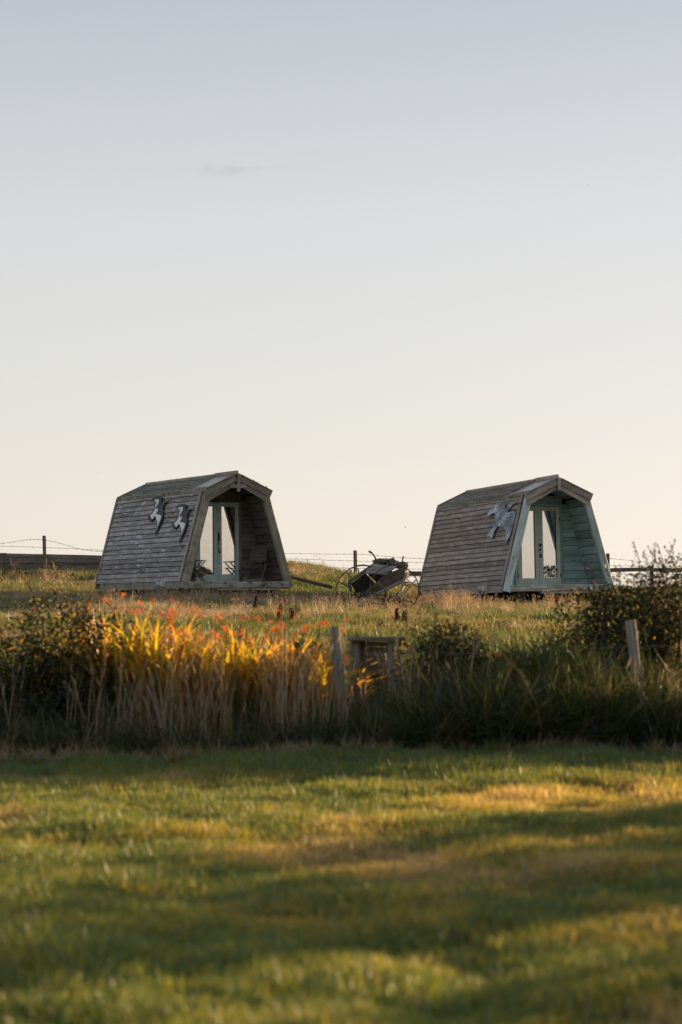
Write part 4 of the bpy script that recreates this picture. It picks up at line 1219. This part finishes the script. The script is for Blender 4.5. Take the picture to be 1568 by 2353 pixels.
def leaf_cloud(n, lobes, leaf, seed, shell=.55, aspect=.55, up=0.2):
    """leaves spread through ellipsoid lobes, denser toward their surface"""
    rg_ = np.random.default_rng(seed)
    lob = np.array(lobes)
    vol = np.prod(lob[:, 3:6], axis=1) ** .66; pick = rg_.choice(len(lob), n, p=vol / vol.sum())
    d = rg_.normal(size=(n, 3)); d /= np.linalg.norm(d, axis=1)[:, None]
    rad = shell + (1 - shell) * rg_.uniform(size=n) ** .6
    rad *= 1 + .18 * rg_.normal(size=n) * (rg_.uniform(size=n) > .6)
    c = lob[pick, :3] + d * rad[:, None] * lob[pick, 3:6]
    k = c[:, 2] > 0.02
    c, d = c[k], d[k]; n = len(c)
    a = rg_.normal(size=(n, 3)) + d * .4 + np.array((0, 0, up)); a /= np.linalg.norm(a, axis=1)[:, None]
    b = np.cross(a, rg_.normal(size=(n, 3))); b /= np.linalg.norm(b, axis=1)[:, None]
    l = leaf * rg_.uniform(.55, 1.25, n)[:, None]; w = l * aspect
    nn = np.cross(a, b)
    V = np.stack([c - a * l * .5, c + b * w * .5 + nn * w * .12, c + a * l * .5, c - b * w * .5 + nn * w * .12], 1).reshape(-1, 3)
    i0 = np.arange(n)[:, None] * 4
    Fc = np.concatenate([i0 + np.array([0, 1, 2]), i0 + np.array([0, 2, 3])])
    return V, Fc, np.repeat(rg_.uniform(size=n), 4)

def shrub(name, cx, cy, w, dp, h, seed, label, cat, n=5000, leaf=.045, shoots=10, shoot_h=.35, group=None, mat=None):
    z0 = gz(cx, cy)
    root = empty(name, (cx, cy, z0), label, cat, group)
    r_ = random.Random(seed)
    lobes = []
    for k in range(11):
        a = r_.uniform(0, 6.28); q = r_.uniform(.2, 1)
        lx, ly = math.cos(a) * w * .36 * q, math.sin(a) * dp * .34 * q
        rr_ = r_.uniform(.20, .34)
        lz = r_.uniform(.18, .78) * h * (1 - .22 * q)
        lobes.append((lx, ly, lz, w * rr_, dp * rr_ * 1.1, h * rr_ * .8))
    V, Fc, Rn = leaf_cloud(n, lobes, leaf, seed)
    V, Fc, Rn = [V], [Fc], [Rn]; b = len(V[0])
    twigs = MB()
    for k in range(shoots):
        l0 = lobes[r_.randrange(len(lobes))]
        p = Vector((l0[0] + r_.uniform(-.5, .5) * l0[3], l0[1], l0[2] + l0[5] * .7)); d = Vector((r_.uniform(-.5, .5), r_.uniform(-.3, .3), 1)).normalized()
        hh = shoot_h * r_.uniform(.5, 1.2)
        twigs.tube([(p.x * .4, p.y * .4, 0), p - d * .2, p, p + d * hh * .5 + Vector((.02, 0, 0)), p + d * hh], [.014, .009, .006, .005, .003], 4)
        v, f, rn = [], [], []
        for q in range(int(30 * hh / .35)):
            t = r_.uniform(0, 1.02); c = p + d * hh * t; a = r_.uniform(0, 6.28)
            dr = Vector((math.cos(a), math.sin(a), .6)).normalized(); l = leaf * r_.uniform(.6, 1.1)
            s_ = dr.cross(Vector((0, 0, 1))).normalized() * l * .28
            v += [c, c + dr * l * .5 + s_, c + dr * l, c + dr * l * .5 - s_]
            m_ = len(v) - 4; f += [(m_, m_ + 1, m_ + 2), (m_, m_ + 2, m_ + 3)]; rn += [r_.random()] * 4
        if v:
            V.append(np.array([tuple(q) for q in v])); Fc.append(np.array(f) + b); Rn.append(np.array(rn)); b += len(v)
    for k in range(14):
        a = r_.uniform(0, 6.28); e_ = lobes[r_.randrange(len(lobes))]
        twigs.tube([(r_.uniform(-.08, .08), r_.uniform(-.08, .08), -.03), (e_[0] * .5 + r_.uniform(-.1, .1), e_[1] * .5, e_[2] * .5), (e_[0], e_[1], e_[2] + e_[5] * .5)], [.02, .012, .005], 5)
    me = mesh_np('foliage', np.concatenate(V), np.concatenate(Fc), False, {'rnd': np.concatenate(Rn)})
    link_mesh('foliage', me, root, mat or M_SHRUB)
    twigs.build('branches', M_LOG, root)
    return root

shrub('bramble_bush', hx(10), 25.4, 1.7, 1.3, 1.52, 1, 'dark leafy bush at the left end of the hedge', 'bush', 9000, .05, 9, .15)
shrub('bramble_bush', hx(165), 25.1, 1.35, 1.2, 1.72, 2, 'dark bush with thin shoots left of the sword leaved flowers', 'bush', 8500, .05, 16, .28)
shrub('low_bush', hx(1055), 25.3, 1.45, 1.0, 1.5, 3, 'low bush with small golden leaves right of the wooden stand', 'bush', 8500, .042, 18, .24)
shrub('tall_bush', hx(1405), 26.0, 1.5, 1.2, 1.86, 4, 'tall leafy bush behind the right hand stake', 'bush', 11000, .045, 16, .26)
shrub('tall_bush', hx(1590), 26.2, 1.8, 1.3, 2.1, 5, 'tallest bush at the right edge with long upright shoots', 'bush', 12000, .045, 22, .42)
shrub('tall_bush', hx(1860), 26.4, 1.5, 1.3, 1.7, 6, 'leafy bush beyond the right edge of the hedge', 'bush', 5000, .05, 10, .3)
# row of bushes added outside the frame to shade the lower lawn
for k in range(9):
    big = k > 0
    shrub('shade_bush', 8.5 + .3 * math.sin(k * 2.3), 21.9 - 1.85 * k, 2.5 if big else 2.1, 2.0, (3.1 if big else 2.8) + .3 * math.sin(k * 1.7), 20 + k, 'leafy bush added to shade the lawn', 'bush', 4200 if big else 3200, .12, 8, .3, 'bushes added to shade the lawn')
# loose branch of the bush reaching left
m = MB(); br = [(1345, 1490), (1322, 1450), (1300, 1420), (1283, 1392), (1278, 1375)]
rb0 = at(1345, 1500, 25.6)
root = empty('bush_shoot', rb0, 'thin leafy shoot leaning out left of the tall bush', 'shoot')
m.tube([at(x, y, 25.6) - rb0 for x, y in br], [.010, .008, .007, .005, .004], 5); m.build('stem', M_LOG, root)
V, Fc, Rn = [], [], []; r_ = random.Random(8)
for q in range(60):
    t = r_.uniform(.1, 1) * (len(br) - 1); i0 = min(int(t), len(br) - 2)
    p = (at(*br[i0], 25.6).lerp(at(*br[i0 + 1], 25.6), t - i0)) - rb0
    a = r_.uniform(0, 6.28); dr = Vector((math.cos(a), math.sin(a), .5)).normalized(); l = .05 * r_.uniform(.6, 1.2); s_ = dr.cross(Vector((0, 0, 1))).normalized() * l * .3
    b = len(V); V += [tuple(p), tuple(p + dr * l * .5 + s_), tuple(p + dr * l), tuple(p + dr * l * .5 - s_)]; Fc += [(b, b + 1, b + 2), (b, b + 2, b + 3)]; Rn += [r_.random()] * 4
link_mesh('leaves', mesh_np('leaves', V, Fc, False, {'rnd': Rn}), root, M_SHRUB)

for k, (px_, hh_, ww_) in enumerate([(300, 1.15, 1.0), (440, 1.05, 1.0), (570, 1.02, 1.0), (700, .95, 1.0), (880, .8, 1.0), (1190, .85, 1.1), (1310, .95, 1.0)]):  # bushes added behind the clumps to keep backlight off their lower parts
    shrub('blocking_bush', hx(px_, 26.9), 26.9, ww_, .8, hh_, 50 + k, 'dark bush added at the hedge back to block backlight', 'bush', 3000, .06, 3, .12, 'dark bushes added at the hedge back to block backlight')
# sword-leaved clumps with orange flowers
def sword_mesh(n, h, rad, seed, lean=.6, w=.034):
    rg_ = np.random.default_rng(seed)
    V, Fc, Rn = [], [], []
    for _ in range(n):
        a = rg_.uniform(0, 6.283); r = rad * math.sqrt(rg_.uniform()); x0, y0 = r * math.cos(a), r * math.sin(a)
        la = a + rg_.normal(0, .8); hh = h * rg_.uniform(.62, 1.08); ll = lean * rg_.uniform(.1, 1)
        fa = rg_.uniform(0, math.pi); ww = w * rg_.uniform(.6, 1.2); rn = rg_.uniform()
        b = len(V); segs = 5
        for s in range(segs):
            t = s / segs
            wd = ww * (.15 + .15 * t if t < .45 else (1.15 if t < .75 else .9)) / 2
            off = ll * hh * t ** 2.3 * .8; z = hh * t * (1 - .22 * ll * t * t)
            cx_, cy_ = x0 + math.cos(la) * off, y0 + math.sin(la) * off
            V += [(cx_ - math.cos(fa) * wd, cy_ - math.sin(fa) * wd, z), (cx_ + math.cos(fa) * wd, cy_ + math.sin(fa) * wd, z)]
        off = ll * hh * .9
        V += [(x0 + math.cos(la) * off, y0 + math.sin(la) * off, hh * (1 - .26 * ll))]
        for s in range(segs - 1): Fc += [(b + 2 * s, b + 2 * s + 1, b + 2 * s + 3), (b + 2 * s, b + 2 * s + 3, b + 2 * s + 2)]
        Fc += [(b + 2 * segs - 2, b + 2 * segs - 1, b + 2 * segs)]
        Rn += [rn] * (2 * segs + 1)
    return mesh_np('sword_leaves', V, Fc, False, {'rnd': Rn})
def flower_mesh(seed):
    r_ = random.Random(seed); V, Fc, Rn = [], [], []
    for k in range(9):
        t = k / 8; c = Vector((.10 * t - .02, r_.uniform(-.015, .015), .035 * math.sin(t * 3) + r_.uniform(-.008, .01)))
        s = .026 * (1 - .45 * t)
        for p in range(5):
            a = 2 * math.pi * p / 5 + k; d = Vector((math.cos(a), math.sin(a) * .9, .55)).normalized(); q = Vector((-math.sin(a), math.cos(a), 0)) * s * .42
            b = len(V); V += [tuple(c), tuple(c + d * s * .6 + q), tuple(c + d * s * 1.15), tuple(c + d * s * .6 - q)]
            Fc += [(b, b + 1, b + 2), (b, b + 2, b + 3)]; Rn += [r_.random()] * 4
    return mesh_np('flower', V, Fc, False, {'rnd': Rn})
SW = [sword_mesh(66, 1.0, .26, 600 + k, .95, .042) for k in range(4)]
for me in SW: me.materials.append(M_SWORD)
FM = [flower_mesh(k) for k in range(4)]
for me in FM: me.materials.append(M_PETAL)
r_ = random.Random(77)
SPOTS = [  # photo x, top y, depth, number of flower sprays
        (232, 1388, 25.5, 1), (262, 1380, 25.6, 2), (300, 1378, 25.2, 2), (340, 1390, 25.5, 2), (375, 1400, 25.0, 3), (325, 1400, 26.0, 1), (395, 1412, 24.9, 3), (410, 1418, 25.3, 4), (445, 1428, 25.1, 4), (480, 1430, 25.5, 4),
    (515, 1428, 25.0, 4), (550, 1430, 25.4, 3), (585, 1428, 25.2, 3), (620, 1432, 25.6, 3), (655, 1438, 25.1, 4), (690, 1448, 25.4, 4), (722, 1462, 25.2, 3), (745, 1470, 25.6, 2), (270, 1400, 25.0, 0),
    (770, 1500, 25.8, 2)]
for k, (px, py, d, nf) in enumerate(SPOTS):
    cx = hx(px, d); z0 = gz(cx, d); top = at(px, py, d).z
    lab = 'sword leaved clump with golden leaves and orange flowers in the hedge' if nf else 'sword leaved clump with golden leaves and no flowers'
    root = empty('crocosmia', (cx, d, z0), lab, 'flowering plant', 'orange flowering clumps in the hedge')
    root.rotation_euler = (0, 0, r_.uniform(0, 6.28))
    o = link_mesh('leaves', SW[k % 4], root); s = (top - z0) / 1.0
    o.scale = (1.0, 1.0, s)
    for q in range(nf + 2 if nf else 0):
        a = r_.uniform(0, 6.28); e_ = Vector((math.cos(a) * .26, math.sin(a) * .22, s * r_.uniform(.78, 1.03)))
        m = MB(); m.tube([(e_.x * .1, e_.y * .1, .1), (e_.x * .45, e_.y * .45, e_.z * .7), e_], [.004, .004, .003], 4)
        stm = m.build('flower_stem', M_STEM, root)
        f = link_mesh('flower', FM[q % 4], stm); f.location = e_; f.rotation_euler = (r_.uniform(-.3, .3), r_.uniform(-.5, .2), a); sc_ = r_.uniform(.6, 1.25); f.scale = (sc_,) * 3

# lone flower sprays that stand above the hedge or on the right
def lone(px, py, d, s=1.0):
    top = at(px, py, d); z0 = gz(top.x, d); root = empty('flower_spray', (top.x, d, z0), 'single orange flower spray on a thin stem in the hedge', 'flower', 'single orange flower sprays')
    h = top.z - z0
    m = MB(); m.tube([(0, 0, 0), (r_.uniform(-.05, .05), 0, h * .6), (0, 0, h)], [.004, .0035, .003], 4); m.build('flower_stem', M_STEM, root)
    f = link_mesh('flower', FM[r_.randrange(4)], root); f.location = (-.05, 0, h); f.rotation_euler = (r_.uniform(-.3, .3), r_.uniform(-.3, .3), r_.uniform(0, 6.28)); f.scale = (s,) * 3
for px, py, d, s in [(403, 1408, 25.2, .9), (646, 1409, 25.3, .8), (688, 1427, 25.3, .9), (808, 1431, 24.9, .8), (786, 1452, 25.0, 1.2), (762, 1438, 25.0, 1.1), (655, 1387, 25.2, .6),
                     (1183, 1453, 25.4, .6), (1101, 1469, 25.5, .6), (1137, 1466, 25.4, .8), (1252, 1452, 25.5, .7), (1270, 1462, 25.5, .8), (1293, 1457, 25.4, .6), (1110, 1510, 25.2, .9), (1150, 1512, 25.2, 1.0),
                     (1095, 1530, 25.1, .7), (1170, 1498, 25.3, .7), (1383, 1523, 25.0, .5), (1382, 1545, 25.0, .5), (1384, 1568, 24.9, .6), (1370, 1524, 25.0, .4), (12, 1460, 25.2, .9), (88, 1402, 25.8, .7), (1310, 1560, 25.0, .5)]:
    lone(px, py, d, s)

# reed-like green clump right of centre
SWG = [sword_mesh(170, 1.0, .30, 700 + k, 1.1, .026) for k in range(3)]
for me in SWG: me.materials.append(M_UNDER)
for k, (px, py, d) in enumerate([(1165, 1480, 25.3), (1210, 1462, 25.2), (1265, 1455, 25.3), (1310, 1462, 25.1), (1350, 1475, 25.3), (1240, 1500, 24.8), (1150, 1520, 24.9)]):
    cx = hx(px, d); z0 = gz(cx, d); top = at(px, py, d).z
    root = empty('reed_clump', (cx, d, z0), 'tall green reed like clump between the low bush and the tall bush', 'grass clump', 'tall green clumps in the hedge')
    root.rotation_euler = (0, 0, r_.uniform(0, 6.28))
    o = link_mesh('leaves', SWG[k % 3], root); o.scale = (1, 1, (top - z0) / .92)

# undergrowth along the hedge, dry stems and arching grass at its foot
n = 1500
x = rg.uniform(-6.5, 6.5, n); y = rg.uniform(24.9, 27.2, n)
st_k = np.where(np.abs(x - hx(865, 25.9)) < .42, .45, 1.0)
scatter('hedge_undergrowth', 'dark tangled undergrowth of the hedge', 'arch', x, y, 1.0, np.clip(.12 + .35 * vnoise(x, y, 31), 0, .6), .25, 31, sz=(.6 + .5 * rg.uniform(size=n)) * st_k)
n = 150
x = np.concatenate([rg.uniform(hx(230), hx(970), n), rg.uniform(-6, hx(230), 22), rg.uniform(hx(970), 6, 45)])
y = rg.uniform(24.15, 25.4, len(x))
keep = (np.abs(x - hx(865)) > .36) | (rg.uniform(size=len(x)) < .3); x, y = x[keep], y[keep]
scatter('dry_stems', 'dry straw coloured stems standing in front of the hedge', 'tall_dry', x, y, 1.0, rg.uniform(0, .8, len(x)), .10, 32, sz=.55 + .45 * rg.uniform(size=len(x)))
x = np.concatenate([rg.uniform(hx(800), 6.0, 720), rg.uniform(-6.0, hx(800), 420)])
y = rg.uniform(24.0, 25.0, len(x)); 
s = np.where(x > hx(800), .75 + .5 * rg.uniform(size=len(x)), .35 + .35 * rg.uniform(size=len(x)))
s = np.where(np.abs(x - hx(865)) < .4, s * .6, s)
scatter('arching_grass', 'long arching green grass at the foot of the hedge', 'arch', x, y, s + .2, np.clip(.0 + .85 * rg.uniform(size=len(x)) ** 2, 0, 1), .3, 33, sz=s)
x = rg.uniform(-6, 6, 520); y = rg.uniform(23.6, 24.4, 520)
scatter('hedge_fringe', 'pale dry fringe where the lawn meets the hedge', 'tuft', x, y, .8, np.clip(.3 + .6 * rg.uniform(size=520), 0, 1), .3, 34, sz=.25 + .4 * rg.uniform(size=520))

# stakes, wire and the wooden stand in the hedge
def stake(pts_top, pts_bot, wpx, d, label):
    a, b = at(*pts_top, d), at(*pts_bot, d)
    b2 = b + (b - a).normalized() * .8
    root = plank('stake', b2, a, (1, .35, 0), wpx / FD * d, .075, M_STAKE, None, 1)
    tag(root, label, 'stake'); return root
stake((770, 1440), (783, 1600), 20, 24.5, 'silver grey stake with blue twine left of the wooden stand')
stake((1449, 1425), (1466, 1570), 21, 24.6, 'silver grey leaning stake before the tall bush')
m = MB(); c8b = lambda x, y: ((1280 + x * .26786) / 1.74107, (2470 + y * .26786) / 1.74107)
tw = [(165, 400), (185, 490), (240, 580), (300, 650), (345, 700), (350, 760), (320, 820), (345, 830), (340, 940), (335, 1030)]
t0 = at(*c8b(340, 760), 24.36)
m.tube([at(*c8b(*p), 24.36) - t0 for p in tw], .006, 5)
m.tube([at(*c8b(*p), 24.36) - t0 for p in [(345, 700), (390, 750), (430, 830), (465, 900), (460, 990), (425, 1060)]], .006, 5)
m.tube([at(*c8b(*p), 24.37) - t0 for p in [(310, 820), (370, 800), (400, 770), (350, 730), (330, 780), (375, 830)]], .007, 5)
o = m.build('twine', M_TWINE); o.location = t0
tag(o, 'blue twine knotted round the stake left of the wooden stand', 'twine')
sd = 25.9
so = at(865, 1560, sd)
sd = 25.5
so = at(865, 1560, sd)
stn = empty('wooden_stand', so, 'weathered wooden stand with flat board top among dry stems', 'stand')
def sp(name, x, y0, y1, wpx, dd, mat, th=.08): 
    a, b = at(x, y0, sd + dd) - so, at(x, y1, sd + dd) - so
    return plank(name, b, a, (1, 0, 0), wpx / FD * sd, th, mat, stn, 1)
sp('post', 816, 1474, 1640, 21, -.1, M_STAKE); sp('post', 834, 1474, 1640, 16, .06, M_PORCH)
sp('post', 901, 1474, 1640, 19, -.1, M_STAKE); sp('post', 920, 1474, 1640, 10, .25, M_STAKE)
for k in range(6):
    yy = 1480 + k * 12
    plank('board', at(843, yy, sd) - so, at(893, yy + 1, sd) - so, (0, 0, 1), 11 / FD * sd, .02, M_FENCE, stn, k % 3)
for k, dd in enumerate((-.16, .0, .16)):
    plank('top_board', at(793, 1469, sd + dd) - so, at(932, 1468, sd + dd) - so, (0, 1, 0), .15, .04, M_PORCH, stn, k)
hw = empty('hedge_wire', at(784, 1500, 24.7), 'thin wire strands stretched between the two hedge stakes', 'wire')
for yy, yb in ((1497, 1486), (1560, 1545)):
    m = MB(); pts = [at(778, yy, 24.56), at(1100, yy + 5, 24.6), at(1457, yb, 24.6), at(1900, yb - 5, 24.6)]
    m.tube([p - hw.location for p in pts], .003, 4); m.build('strand', M_WIRE, hw)

# ------------------------------------------------------------------ birds in the sky
def sky_bird(px, py, span_px, d, rotz, flap, label):
    root = empty('flying_bird', at(px, py, d), label, 'bird', 'tiny birds in the sky')
    root.rotation_euler = (0.2, 0.1, rotz)
    sp_ = span_px / FD * d
    m = MB(); m.tube([(0, -.16 * sp_, 0), (0, -.1 * sp_, .01), (0, .02 * sp_, 0), (0, .15 * sp_, 0), (0, .24 * sp_, 0)], [.01 * sp_, .05 * sp_, .075 * sp_, .045 * sp_, .01 * sp_], 8)
    m.build('body', M_BIRD, root, True)
    for s in (-1, 1):
        m = MB(); m.prism([(0, -.10 * sp_, 0), (s * .25 * sp_, -.12 * sp_, flap * .25 * sp_), (s * .5 * sp_, .02 * sp_, flap * .35 * sp_), (s * .24 * sp_, .05 * sp_, flap * .25 * sp_), (0, .10 * sp_, 0)], (0, 0, .012 * sp_))
        m.build('wing', M_BIRD, root)
sky_bird(1352, 425, 8, 120, .4, .2, 'small dark bird alone high in the right of the sky')
sky_bird(932, 1212, 7, 110, 1.2, 1.0, 'small dark bird low in the sky above the cart')
sky_bird(224, 1087, 7, 120, .2, -.5, 'tiny bird gliding left of the grey pod')

ORD = 'first second third fourth fifth sixth seventh eighth ninth tenth eleventh twelfth thirteenth fourteenth fifteenth sixteenth seventeenth eighteenth nineteenth twentieth'.split() + ['twenty ' + w for w in 'first second third fourth fifth sixth'.split()]
def relabel(cat, group, fmt):
    os_ = sorted([o for o in COL.objects if o.get('group') == group], key=lambda o: o.location.x / o.location.y)
    for k, o in enumerate(os_):
        flowers = sum(1 for c in o.children for d in c.children if d.name.startswith('flower'))
        extra = {0: 'no', 1: 'one', 2: 'two', 3: 'three', 4: 'four', 5: 'five', 6: 'six'}.get(flowers, 'some')
        o['label'] = fmt.replace('#', ORD[k]).replace('@', extra)
relabel('', 'orange flowering clumps in the hedge', '# sword leaved hedge clump from the left, bearing @ orange flower sprays')
relabel('', 'single orange flower sprays', 'single orange flower spray on a thin stem, # from the left')
relabel('', 'dead dock stalks in the pale grass', 'dead red brown dock stalk in the pale grass, # from the left')
relabel('', 'dark bushes added at the hedge back to block backlight', 'low dark bush added at the hedge back to block backlight, # from the left')
relabel('', 'tall green clumps in the hedge', 'tall green reed like clump beside the low bush, # from the left')
for k, o in enumerate(sorted([o for o in COL.objects if o.get('group') == 'bushes added to shade the lawn'], key=lambda o: -o.location.y)):
    o['label'] = 'leafy bush added right of the lawn to shade it, %s from the hedge' % ORD[k]

for o in list(COL.objects):
    if o.type == 'MESH' and o.data.materials and o.data.materials[0] is None: print('no mat', o.name)
print('objects', len(COL.objects), 'tris', sum(len(o.data.loops) - 2 * len(o.data.polygons) for o in COL.objects if o.type == 'MESH'))
